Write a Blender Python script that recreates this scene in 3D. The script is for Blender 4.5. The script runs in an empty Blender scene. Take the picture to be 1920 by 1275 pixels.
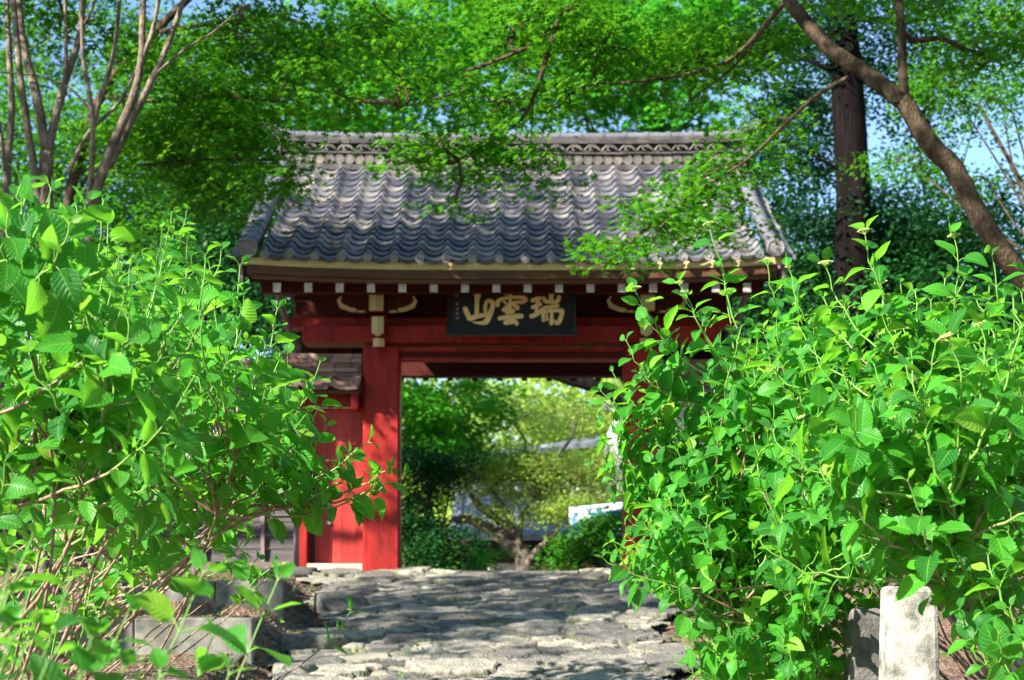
import bpy, math, random
import numpy as np
from mathutils import Vector, Matrix

# ------------------------------------------------------------------ scene
C = bpy.context.scene
COL = C.collection
F = 2847.0                      # focal length in photo pixels
HX, HY = 960.0, 1072.0          # where the level line of sight meets the photo
RS = np.random.RandomState(7)
random.seed(7)
PI = math.pi

def P(px, py, d):
    """point at distance d (metres along +Y) seen at photo pixel px, py"""
    return np.array([(px-HX)/F*d, d, (HY-py)/F*d])

cam_d = bpy.data.cameras.new('camera'); cam = bpy.data.objects.new('camera', cam_d); COL.objects.link(cam)
cam.location = (0, 0, 0); cam.rotation_euler = (PI/2, 0, 0)
cam_d.sensor_width = 36; cam_d.lens = F/1920*36
cam_d.shift_y = (HY-637.5)/1920
cam_d.clip_start = .1; cam_d.clip_end = 3000
cam_d.dof.use_dof = True; cam_d.dof.focus_distance = 6.4; cam_d.dof.aperture_fstop = 4.0
C.camera = cam

AZT = math.atan(1.3); EL = math.radians(33)
SUN = Vector((-math.sin(AZT)*math.cos(EL), -math.cos(AZT)*math.cos(EL), math.sin(EL)))
w = bpy.data.worlds.new('World'); C.world = w; w.use_nodes = True
nt = w.node_tree; bg = nt.nodes['Background']
sky = nt.nodes.new('ShaderNodeTexSky'); sky.sky_type = 'NISHITA'; sky.sun_disc = False
sky.sun_elevation = EL; sky.sun_rotation = math.atan2(SUN.x, SUN.y)
nt.links.new(sky.outputs[0], bg.inputs[0]); bg.inputs[1].default_value = 0.080
sky.ozone_density = 5.0; sky.dust_density = .4; sky.air_density = 1.2
sl = bpy.data.lights.new('sun', 'SUN'); sl.energy = 5.0; sl.angle = math.radians(.53); sl.color = (1, .93, .80)
so = bpy.data.objects.new('sun', sl); COL.objects.link(so)
so.rotation_euler = (-SUN).to_track_quat('-Z', 'Y').to_euler(); so.location = (-20, -15, 20)
C.view_settings.view_transform = 'Standard'; C.view_settings.look = 'None'
C.view_settings.exposure = 1.82; C.view_settings.gamma = 1
C.cycles.max_bounces = 7; C.cycles.transmission_bounces = 4; C.cycles.diffuse_bounces = 4
C.cycles.glossy_bounces = 2; C.cycles.transparent_max_bounces = 4
C.cycles.sample_clamp_indirect = 4
try: C.cycles.use_denoising = True
except Exception: pass

# ------------------------------------------------------------------ materials
M = {}
def nodes(name):
    m = bpy.data.materials.new(name); m.use_nodes = True
    t = m.node_tree; b = t.nodes['Principled BSDF']; M[name] = m
    return m, t, b, (lambda k: t.nodes.new('ShaderNode'+k)), t.links.new
def ramp(t, stops):
    r = t.nodes.new('ShaderNodeValToRGB'); e = r.color_ramp.elements
    while len(e) < len(stops): e.new(.5)
    for i, (p, c) in enumerate(stops):
        e[i].position = p; e[i].color = (c[0], c[1], c[2], 1)
    return r
def rough_mat(name, stops, scale=6, stretch=(1, 1, 1), rough=.7, bump=.3, bscale=None, detail=8, spec=.4, attr=None, attr_amt=.5, dist=0.0):
    m, t, b, N, L = nodes(name)
    tc = N('TexCoord'); mp = N('Mapping'); L(tc.outputs['Object'], mp.inputs[0]); mp.inputs['Scale'].default_value = stretch
    n = N('TexNoise'); n.inputs['Scale'].default_value = scale; n.inputs['Detail'].default_value = detail
    n.inputs['Roughness'].default_value = .65; n.inputs['Distortion'].default_value = dist
    L(mp.outputs[0], n.inputs[0])
    r = ramp(t, stops)
    if attr:
        a = N('Attribute'); a.attribute_name = attr
        mx = N('Math'); mx.operation = 'MULTIPLY_ADD'; mx.inputs[1].default_value = attr_amt
        L(a.outputs['Fac'], mx.inputs[0])
        m2 = N('Math'); m2.operation = 'MULTIPLY_ADD'; m2.inputs[1].default_value = 1-attr_amt; m2.inputs[2].default_value = 0
        L(n.outputs[0], m2.inputs[0]); L(m2.outputs[0], mx.inputs[2]); L(mx.outputs[0], r.inputs[0])
    else: L(n.outputs[0], r.inputs[0])
    L(r.outputs[0], b.inputs['Base Color'])
    b.inputs['Roughness'].default_value = rough; b.inputs['Specular IOR Level'].default_value = spec
    n2 = N('TexNoise'); n2.inputs['Scale'].default_value = bscale or scale*6; n2.inputs['Detail'].default_value = 6
    L(mp.outputs[0], n2.inputs[0])
    bp = N('Bump'); bp.inputs['Strength'].default_value = bump; bp.inputs['Distance'].default_value = .02
    L(n2.outputs[0], bp.inputs['Height']); L(bp.outputs[0], b.inputs['Normal'])
    return m

rough_mat('red_lacquer', [(.24, (.05, .007, .006)), (.40, (.17, .009, .008)), (.56, (.29, .014, .012)), (.70, (.36, .028, .022)), (.84, (.48, .13, .10))], 4.5, (1.6, 1.6, .4), .5, .25, 55, spec=.22, detail=12)
rough_mat('red_plank', [(.22, (.11, .009, .008)), (.42, (.30, .016, .013)), (.62, (.42, .035, .028)), (.85, (.56, .14, .11))], 5, (3.5, 1, .3), .5, .2, 30, spec=.4)
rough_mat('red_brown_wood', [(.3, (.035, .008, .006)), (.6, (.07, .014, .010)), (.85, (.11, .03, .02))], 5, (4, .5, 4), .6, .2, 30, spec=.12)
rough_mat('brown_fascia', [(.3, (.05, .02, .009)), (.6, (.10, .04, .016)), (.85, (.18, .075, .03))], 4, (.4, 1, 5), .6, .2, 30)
rough_mat('cream_paint', [(.28, (.34, .28, .13)), (.5, (.52, .45, .22)), (.85, (.64, .57, .32))], 3, (.5, 1, 3), .6, .08, 20)
rough_mat('white_paint', [(.3, (.28, .26, .25)), (.55, (.46, .43, .42)), (.85, (.62, .60, .58))], 20, (1, 1, 1), .6, .1, 40)
rough_mat('sill_wood', [(.3, (.42, .24, .18)), (.6, (.6, .42, .35)), (.85, (.7, .56, .48))], 4, (.5, 3, 5), .65, .3, 30)
rough_mat('grey_wood', [(.25, (.035, .03, .035)), (.55, (.085, .072, .08)), (.8, (.16, .13, .14))], 5, (.6, 3, 8), .75, .4, 25)
rough_mat('grey_post', [(.25, (.10, .08, .09)), (.55, (.2, .16, .17)), (.8, (.3, .25, .26))], 5, (6, 3, .5), .75, .4, 25)
rough_mat('plaster', [(.3, (.60, .57, .52)), (.6, (.74, .72, .67)), (.85, (.8, .78, .74))], 2.5, (1, 1, .6), .85, .1, 30)
rough_mat('roof_tile', [(.18, (.035, .038, .055)), (.40, (.085, .088, .115)), (.58, (.16, .155, .165)), (.74, (.27, .25, .225)), (.9, (.40, .36, .31))], 3.2, (1, 1, 1), .38, .25, 50, spec=.6, attr='rnd', attr_amt=.45)  # random tile tone, with bluish shade and cream sun patches put in
rough_mat('old_tile', [(.2, (.10, .05, .045)), (.5, (.21, .125, .11)), (.8, (.34, .23, .20))], 5, (1, 1, 1), .6, .3, 40, attr='rnd', attr_amt=.45)  # red light bounced off the gate is put into the tile colour
rough_mat('ridge_tile', [(.2, (.02, .02, .024)), (.5, (.055, .05, .052)), (.8, (.17, .14, .12))], 5, (1, 1, 1), .5, .35, 40)
rough_mat('end_tile', [(.2, (.10, .10, .12)), (.5, (.20, .195, .21)), (.8, (.32, .29, .28))], 5, (1, 1, 1), .6, .3, 40)
rough_mat('ridge_disc', [(.25, (.045, .04, .04)), (.5, (.12, .105, .095)), (.8, (.34, .30, .26))], 5, (1, 1, 1), .6, .3, 40)
rough_mat('gold_leaf', [(.25, (.55, .36, .12)), (.55, (.72, .52, .22)), (.85, (.82, .64, .34))], 14, (1, 1, 1), .45, .1, 40)
rough_mat('dull_gold', [(.3, (.18, .11, .06)), (.7, (.34, .22, .13))], 14, (1, 1, 1), .6, .1, 40)
rough_mat('black_lacquer', [(.3, (.006, .007, .009)), (.7, (.014, .015, .018))], 4, (.5, 1, 5), .5, .15, 30, spec=.2)
rough_mat('concrete', [(.3, (.05, .055, .04)), (.44, (.13, .13, .11)), (.58, (.21, .205, .18)), (.75, (.32, .31, .28))], 5, (1, 1, 1), .9, .5, 90, detail=12)
rough_mat('granite', [(.33, (.07, .072, .06)), (.45, (.20, .195, .175)), (.56, (.36, .35, .32)), (.72, (.50, .49, .45))], 9, (1, 1, 1), .8, .3, 120, detail=10)
rough_mat('dark_stone', [(.3, (.04, .042, .038)), (.5, (.095, .092, .088)), (.75, (.19, .18, .17))], 9, (1, 1, 1), .85, .5, 60, detail=12)
rough_mat('bark_pale', [(.28, (.05, .042, .03)), (.45, (.13, .105, .08)), (.6, (.22, .18, .14)), (.8, (.36, .31, .25))], 7, (2, 2, 1.1), .85, .9, 30, detail=12, spec=.15)
rough_mat('bark_brown', [(.3, (.018, .013, .009)), (.45, (.055, .04, .026)), (.6, (.10, .072, .048)), (.8, (.20, .15, .11))], 7, (2, 2, 1), .9, 1.0, 30, detail=12, spec=.15)
rough_mat('bark_dark', [(.25, (.002, .0015, .0015)), (.5, (.006, .0045, .0045)), (.8, (.02, .015, .014))], 3, (6, 6, .5), .9, .9, 12, spec=.08)
rough_mat('white_wall', [(.3, (.72, .71, .70)), (.7, (.82, .81, .8))], 1, (1, 1, 1), .8, .05)
rough_mat('sunlit_roof', [(.3, (.20, .21, .25)), (.7, (.33, .345, .39))], 2, (1, 1, 1), .5, .1)  # whitish blue: the sun's reflection on the roof is put into the colour
rough_mat('board_blue', [(.3, (.42, .55, .68)), (.7, (.5, .63, .74))], 1, (1, 1, 1), .6, .05)
rough_mat('orange_wall', [(.3, (.55, .28, .15)), (.7, (.68, .4, .24))], 1, (1, 1, 1), .8, .05)
rough_mat('dark_wood', [(.3, (.02, .015, .015)), (.7, (.05, .035, .035))], 4, (1, 1, 5), .7, .1)

# soil with litter
def soil_mat():
    m, t, b, N, L = nodes('soil')
    tc = N('TexCoord')
    n = N('TexNoise'); n.inputs['Scale'].default_value = 2.2; n.inputs['Detail'].default_value = 10; L(tc.outputs['Object'], n.inputs[0])
    v = N('TexVoronoi'); v.inputs['Scale'].default_value = 32; L(tc.outputs['Object'], v.inputs[0])
    r1 = ramp(t, [(.2, (.035, .018, .012)), (.45, (.13, .065, .042)), (.75, (.27, .17, .12)), (1, (.4, .3, .22))])
    L(v.outputs['Color'], r1.inputs[0])
    r2 = ramp(t, [(.35, (.07, .042, .03)), (.6, (.16, .10, .07))]); L(n.outputs[0], r2.inputs[0])
    mx = N('MixRGB'); mx.inputs[0].default_value = .55; L(r1.outputs[0], mx.inputs[1]); L(r2.outputs[0], mx.inputs[2])
    n3 = N('TexNoise'); n3.inputs['Scale'].default_value = 1.6; n3.inputs['Detail'].default_value = 8; L(tc.outputs['Object'], n3.inputs[0])
    r3 = ramp(t, [(.56, (0, 0, 0)), (.66, (1, 1, 1))]); L(n3.outputs[0], r3.inputs[0])
    mx2 = N('MixRGB'); L(r3.outputs[0], mx2.inputs[0]); L(mx.outputs[0], mx2.inputs[1]); mx2.inputs[2].default_value = (.07, .12, .02, 1)
    L(mx2.outputs[0], b.inputs['Base Color']); b.inputs['Roughness'].default_value = .95
    bp = N('Bump'); bp.inputs['Strength'].default_value = .8; bp.inputs['Distance'].default_value = .03
    L(v.outputs['Distance'], bp.inputs['Height']); L(bp.outputs[0], b.inputs['Normal'])
soil_mat()

def path_mat():
    m, t, b, N, L = nodes('path_stone')
    tc = N('TexCoord')
    a = N('Attribute'); a.attribute_name = 'rnd'; j = N('Attribute'); j.attribute_name = 'joint'
    n = N('TexNoise'); n.inputs['Scale'].default_value = 9; n.inputs['Detail'].default_value = 12; n.inputs['Roughness'].default_value = .7; L(tc.outputs['Object'], n.inputs[0])
    add = N('Math'); add.operation = 'MULTIPLY_ADD'; add.inputs[1].default_value = .45; L(a.outputs['Fac'], add.inputs[0])
    h = N('Math'); h.operation = 'MULTIPLY'; h.inputs[1].default_value = .55; L(n.outputs[0], h.inputs[0]); L(h.outputs[0], add.inputs[2])
    r = ramp(t, [(.22, (.075, .072, .07)), (.42, (.15, .142, .128)), (.6, (.25, .232, .195)), (.82, (.40, .37, .30))]); L(add.outputs[0], r.inputs[0])
    # moss and dirt in the joints
    n2 = N('TexNoise'); n2.inputs['Scale'].default_value = 2.5; n2.inputs['Detail'].default_value = 8; L(tc.outputs['Object'], n2.inputs[0])
    rm = ramp(t, [(.45, (.055, .042, .03)), (.58, (.10, .14, .02)), (.75, (.16, .2, .03))]); L(n2.outputs[0], rm.inputs[0])
    mx = N('MixRGB'); L(j.outputs['Fac'], mx.inputs[0]); L(r.outputs[0], mx.inputs[1]); L(rm.outputs[0], mx.inputs[2])
    L(mx.outputs[0], b.inputs['Base Color']); b.inputs['Roughness'].default_value = .82
    n4 = N('TexNoise'); n4.inputs['Scale'].default_value = 45; n4.inputs['Detail'].default_value = 8; L(tc.outputs['Object'], n4.inputs[0])
    bp = N('Bump'); bp.inputs['Strength'].default_value = .9; bp.inputs['Distance'].default_value = .025
    L(n4.outputs[0], bp.inputs['Height']); L(bp.outputs[0], b.inputs['Normal'])
path_mat()

def leaf_mat(name, dark, light, trans, tfac=.4, rough=.4, veins=False, spec=.45, hue=None):
    m, t, b, N, L = nodes(name)
    a = N('Attribute'); a.attribute_name = 'rnd'
    r = ramp(t, [(0, dark), (.93, light), (1, hue or light)]); L(a.outputs['Fac'], r.inputs[0])
    col = r.outputs[0]
    tr = N('BsdfTranslucent')
    rt = ramp(t, [(0, tuple(x*.75 for x in trans)), (1, trans)]); L(a.outputs['Fac'], rt.inputs[0])
    tcol = rt.outputs[0]
    if veins:
        uv = N('UVMap'); sx = N('SeparateXYZ'); L(uv.outputs[0], sx.inputs[0])
        def mth(op, x, y=None, z=None):
            k = N('Math'); k.operation = op
            for i, q in enumerate((x, y, z)):
                if q is None: continue
                if isinstance(q, (int, float)): k.inputs[i].default_value = q
                else: L(q, k.inputs[i])
            return k.outputs[0]
        u = mth('ABSOLUTE', mth('SUBTRACT', sx.outputs[0], .5))          # 0 at midrib .. .5
        v = sx.outputs[1]
        mid = mth('LESS_THAN', u, .022)
        s = mth('MULTIPLY', mth('SUBTRACT', v, mth('MULTIPLY', u, .55)), 8.0)
        fr = mth('ABSOLUTE', mth('SUBTRACT', mth('FRACT', s), .5))
        lat = mth('SUBTRACT', 1.0, mth('MULTIPLY', fr, 5.0)); lat = mth('MAXIMUM', lat, 0)
        ln = mth('LESS_THAN', fr, .06)
        vein = mth('MAXIMUM', mid, mth('MULTIPLY', ln, .55))
        mx = N('MixRGB'); L(mth('MULTIPLY', vein, .6), mx.inputs[0]); L(col, mx.inputs[1])
        mx.inputs[2].default_value = (light[0]*2.2+.04, light[1]*1.5, light[2]*2, 1); col = mx.outputs[0]
        mx3 = N('MixRGB'); L(mth('MULTIPLY', vein, .5), mx3.inputs[0]); L(tcol, mx3.inputs[1]); mx3.inputs[2].default_value = (.5, .8, .15, 1); tcol = mx3.outputs[0]
        bp = N('Bump'); bp.inputs['Strength'].default_value = .55; bp.inputs['Distance'].default_value = .004; bp.invert = True
        L(mth('MAXIMUM', lat, mth('MULTIPLY', mid, 1.5)), bp.inputs['Height']); L(bp.outputs[0], b.inputs['Normal'])
    if veins:       # small brown specks and blotches
        nz = N('TexNoise'); nz.inputs['Scale'].default_value = 22; nz.inputs['Detail'].default_value = 4; tc2 = N('TexCoord'); L(tc2.outputs['Object'], nz.inputs[0])
        rz = ramp(t, [(.66, (0, 0, 0)), (.74, (.6, .6, .6))]); L(nz.outputs[0], rz.inputs[0])
        m5 = N('MixRGB'); L(rz.outputs[0], m5.inputs[0]); L(col, m5.inputs[1]); m5.inputs[2].default_value = (.26, .24, .06, 1); col = m5.outputs[0]
    L(col, b.inputs['Base Color']); L(tcol, tr.inputs[0])
    b.inputs['Roughness'].default_value = rough; b.inputs['Specular IOR Level'].default_value = spec
    ms = N('MixShader'); ms.inputs[0].default_value = tfac
    L(b.outputs[0], ms.inputs[1]); L(tr.outputs[0], ms.inputs[2]); L(ms.outputs[0], t.nodes['Material Output'].inputs[0])
leaf_mat('hydrangea_leaf', (.007, .095, .018), (.055, .29, .022), (.25, .74, .035), .44, .42, True, .27, (.26, .38, .04))
leaf_mat('maple_leaf', (.012, .10, .010), (.065, .26, .014), (.18, .52, .02), .48, .5, spec=.12)
leaf_mat('maple_bright', (.012, .16, .014), (.075, .38, .022), (.17, .62, .03), .48, .5, spec=.12)
leaf_mat('leaf_yellowgreen', (.13, .28, .03), (.42, .56, .11), (.55, .72, .14), .5, .5, spec=.25, hue=(.5, .28, .06))
leaf_mat('leaf_dark', (.006, .045, .010), (.02, .10, .02), (.03, .16, .02), .25, .5, spec=.15)
leaf_mat('leaf_mid', (.015, .11, .010), (.055, .23, .016), (.13, .42, .02), .40, .5, spec=.12)
leaf_mat('conifer_leaf', (.006, .035, .018), (.018, .075, .03), (.02, .12, .03), .2, .6, spec=.1)

def stem_mat():
    m, t, b, N, L = nodes('hydrangea_stem')
    a = N('Attribute'); a.attribute_name = 'rnd'
    n = N('TexNoise'); n.inputs['Scale'].default_value = 30; n.inputs['Detail'].default_value = 5
    tc = N('TexCoord'); L(tc.outputs['Object'], n.inputs[0])
    r = ramp(t, [(.3, (.10, .065, .045)), (.7, (.34, .25, .17))]); L(n.outputs[0], r.inputs[0])
    mx = N('MixRGB'); L(a.outputs['Fac'], mx.inputs[0]); L(r.outputs[0], mx.inputs[1]); mx.inputs[2].default_value = (.13, .30, .04, 1)
    L(mx.outputs[0], b.inputs['Base Color']); b.inputs['Roughness'].default_value = .55
stem_mat()
leaf_mat('flower_bud', (.40, .52, .12), (.62, .68, .24), (.6, .7, .2), .2, .6)
leaf_mat('litter_leaf', (.10, .045, .02), (.36, .24, .14), (.3, .15, .06), .15, .7)
leaf_mat('weed_leaf', (.05, .20, .015), (.12, .36, .03), (.2, .5, .04), .4, .5)

# ------------------------------------------------------------------ mesh helpers
def np_mesh(name, V, Fc, mat, parent=None, rnd=None, uv=None, smooth=False, extra=None):
    V = np.asarray(V, dtype=np.float32); Fc = np.asarray(Fc, dtype=np.int32)
    me = bpy.data.meshes.new(name); k = Fc.shape[1]
    me.vertices.add(len(V)); me.vertices.foreach_set('co', V.ravel())
    me.loops.add(Fc.size); me.loops.foreach_set('vertex_index', Fc.ravel())
    me.polygons.add(len(Fc)); me.polygons.foreach_set('loop_start', np.arange(0, Fc.size, k, dtype=np.int32))
    try: me.polygons.foreach_set('loop_total', np.full(len(Fc), k, dtype=np.int32))
    except Exception: pass
    if smooth: me.polygons.foreach_set('use_smooth', np.ones(len(Fc), dtype=bool))
    if rnd is not None:
        at = me.attributes.new('rnd', 'FLOAT', 'POINT'); at.data.foreach_set('value', np.asarray(rnd, dtype=np.float32))
    for kx, arr in (extra or {}).items():
        at = me.attributes.new(kx, 'FLOAT', 'POINT'); at.data.foreach_set('value', np.asarray(arr, dtype=np.float32))
    if uv is not None:
        ul = me.uv_layers.new(name='UVMap'); ul.data.foreach_set('uv', np.asarray(uv, dtype=np.float32)[Fc.ravel()].ravel())
    me.update(calc_edges=True); me.validate()
    me.materials.append(M[mat])
    o = bpy.data.objects.new(name, me); COL.objects.link(o)
    if parent: o.parent = parent
    return o

class MB:
    def __init__(s): s.v = []; s.f = []; s.r = []
    def add(s, vs, fs, r=.5):
        n = len(s.v); s.v += [tuple(map(float, v)) for v in vs]; s.f += [tuple(n+i for i in f) for f in fs]; s.r += [r]*len(vs); return s
    def box(s, x0, x1, y0, y1, z0, z1, r=.5):
        return s.add([(x0,y0,z0),(x1,y0,z0),(x1,y1,z0),(x0,y1,z0),(x0,y0,z1),(x1,y0,z1),(x1,y1,z1),(x0,y1,z1)],
              [(0,3,2,1),(4,5,6,7),(0,1,5,4),(1,2,6,5),(2,3,7,6),(3,0,4,7)], r)
    def hexa(s, pts, r=.5):
        return s.add(pts, [(0,3,2,1),(4,5,6,7),(0,1,5,4),(1,2,6,5),(2,3,7,6),(3,0,4,7)], r)
    def prism(s, poly, axis, a, b, r=.5):
        """poly = 2-D outline; extruded along axis from a to b. axis 'y': (x,z); 'x': (y,z); 'z': (x,y)"""
        def pt(p, q):
            return {'y': (p[0], q, p[1]), 'x': (q, p[0], p[1]), 'z': (p[0], p[1], q)}[axis]
        n = len(poly); vs = [pt(p, a) for p in poly]+[pt(p, b) for p in poly]
        fs = [tuple(range(n)), tuple(range(2*n-1, n-1, -1))]+[(i, (i+1) % n, n+(i+1) % n, n+i) for i in range(n)]
        return s.add(vs, fs, r)
    def tube(s, pts, rad, sides=8, r=.5, cap=True):
        pts = [Vector(p) for p in pts]; n = len(pts)
        if not hasattr(rad, '__len__'): rad = [rad]*n
        vs = []; up = None
        for i, p in enumerate(pts):
            d = (pts[min(i+1, n-1)]-pts[max(i-1, 0)]).normalized()
            if up is None: up = Vector((0, 0, 1)) if abs(d.z) < .9 else Vector((1, 0, 0))
            a = d.cross(up).normalized(); bb = a.cross(d).normalized(); up = bb
            for k in range(sides):
                t = 2*PI*k/sides; q = p+(a*math.cos(t)+bb*math.sin(t))*rad[i]; vs.append(q)
        fs = [(i*sides+k, i*sides+(k+1) % sides, (i+1)*sides+(k+1) % sides, (i+1)*sides+k) for i in range(n-1) for k in range(sides)]
        if cap: fs += [tuple(range(sides-1, -1, -1)), tuple((n-1)*sides+k for k in range(sides))]
        return s.add(vs, fs, r)
    def disc(s, c, rad, depth, sides=20, r=.5, rim=.0):
        """round tile end facing -Y: a rimmed disc"""
        x, y, z = c; ring = [(rad, 0), (rad, -depth)]
        if rim: ring += [(rad-rim, -depth), (rad-rim*1.3, -depth+rim*.6)]
        vs = []
        for rr, dy in ring:
            for k in range(sides):
                t = 2*PI*k/sides; vs.append((x+rr*math.cos(t), y+dy, z+rr*math.sin(t)))
        m = len(ring)
        fs = [(i*sides+k, (i+1)*sides+k, (i+1)*sides+(k+1) % sides, i*sides+(k+1) % sides) for i in range(m-1) for k in range(sides)]
        fs += [tuple((m-1)*sides+k for k in range(sides-1, -1, -1)), tuple(range(sides))]
        return s.add(vs, fs, r)
    def build(s, name, mat, parent=None, bevel=0, smooth=False, rnd=False):
        me = bpy.data.meshes.new(name); me.from_pydata(s.v, [], s.f); me.validate(); me.update()
        import bmesh
        bm = bmesh.new(); bm.from_mesh(me); bmesh.ops.recalc_face_normals(bm, faces=bm.faces); bm.to_mesh(me); bm.free()
        if rnd:
            at = me.attributes.new('rnd', 'FLOAT', 'POINT'); at.data.foreach_set('value', s.r[:len(me.vertices)])
        me.materials.append(M[mat])
        o = bpy.data.objects.new(name, me); COL.objects.link(o)
        if parent: o.parent = parent
        if smooth:
            for p in me.polygons: p.use_smooth = True
        if bevel:
            b = o.modifiers.new('bevel', 'BEVEL'); b.width = bevel; b.segments = 2; b.limit_method = 'ANGLE'
        return o

def tag(o, label=None, cat=None, group=None, kind=None):
    if label: o['label'] = label
    if cat: o['category'] = cat
    if group: o['group'] = group
    if kind: o['kind'] = kind
    return o
def empty(name, loc, label, cat, group=None):
    o = bpy.data.objects.new(name, None); COL.objects.link(o); o.location = loc
    o.empty_display_size = .2
    return tag(o, label, cat, group)
def keep(root):
    """children were modelled in world coordinates: cancel the root's offset"""
    for ch in root.children: ch.matrix_parent_inverse = Matrix.Translation(root.location).inverted()

def vnoise(x, y, seed=0, oct=4):
    out = 0; amp = 1; tot = 0
    for o in range(oct):
        g = np.random.RandomState(seed*17+o).rand(64, 64)
        xi = np.floor(x).astype(int); yi = np.floor(y).astype(int); fx = x-xi; fy = y-yi
        fx = fx*fx*(3-2*fx); fy = fy*fy*(3-2*fy)
        a = g[xi % 64, yi % 64]; b = g[(xi+1) % 64, yi % 64]; c = g[xi % 64, (yi+1) % 64]; d = g[(xi+1) % 64, (yi+1) % 64]
        out = out+amp*((a*(1-fx)+b*fx)*(1-fy)+(c*(1-fx)+d*fx)*fy-.5); tot += amp
        x = x*2.03+11.3; y = y*2.03+5.7; amp *= .5
    return out/tot*2

# ------------------------------------------------------------------ terrain
def sst(a, b, x):
    t = np.clip((x-a)/(b-a), 0, 1); return t*t*(3-2*t)
def path_z(y):
    y = np.asarray(y, dtype=float)
    z = -.118*(17.5-y); z = np.maximum(z, -1.62)
    z = np.where(y > 17.5, 0, z)
    return z
def path_edges(y):
    """left and right edge of the stone path"""
    l = np.interp(y, [0, 9, 10.8, 14, 16.5, 18.5], [-1.4, -1.50, -1.62, -1.80, -2.1, -2.35])
    r = np.interp(y, [0, 9, 10.8, 12.4, 14, 16, 18.5], [1.2, 1.25, 1.18, 1.32, 1.45, 1.75, 1.9])
    return l, r
def terrain(x, y):
    x = np.asarray(x, dtype=float); y = np.asarray(y, dtype=float)
    base = path_z(y)-.05
    l, r = path_edges(y)
    # left terraces behind the concrete kerbs
    st = np.interp(y, [0, 9.2, 9.25, 11.35, 11.40, 13.5, 13.55, 17.0, 40], [-1.45, -1.02, -.66, -.62, -.36, -.38, -.10, -.02, 0])
    k = sst(0, .35, (l-.12)-x)*(y < 17.4)
    z = base*(1-k)+st*k
    # right bank
    kr = sst(0, .5, x-r)
    z = z+kr*(.05+.035*np.minimum(np.maximum(x-r, 0), 6))*(y < 17.3)
    n = vnoise(x*1.3, y*1.3, 3, 5)*.035+vnoise(x*9, y*9, 4, 3)*.012
    onpath = sst(-.15, .12, x-l)*sst(-.15, .12, r-x)*(y > 6)*(y < 18.4)
    z = z+n*(1-onpath)-onpath*.05
    # ground drops away beyond the gate and rises into wooded hills far off
    z = z-2.1*sst(22.5, 29, y)
    z = z+14*sst(60, 170, y)*(0.6+.4*vnoise(x*.02, y*.02, 9, 3))
    z = z+8*sst(30, 120, np.abs(x))
    return z
def gz(x, y): return float(terrain(np.array([x]), np.array([y]))[0])

def build_ground():
    xs = np.concatenate([-np.geomspace(8, 400, 26)[::-1], np.arange(-7.9, 7.9, .07), np.geomspace(8, 400, 26)])
    ys = np.concatenate([-np.geomspace(1, 60, 12)[::-1], np.arange(0, 8, .25), np.arange(8, 18.6, .07), np.arange(18.8, 32, .5), np.geomspace(33, 900, 30)])
    X, Y = np.meshgrid(xs, ys); Z = terrain(X, Y)
    V = np.stack([X, Y, Z], -1).reshape(-1, 3); nx = len(xs); ny = len(ys)
    i = np.arange(nx*ny).reshape(ny, nx)
    Fc = np.stack([i[:-1, :-1], i[:-1, 1:], i[1:, 1:], i[1:, :-1]], -1).reshape(-1, 4)
    tag(np_mesh('ground', V, Fc, 'soil', smooth=True), kind='structure')
build_ground()

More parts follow.
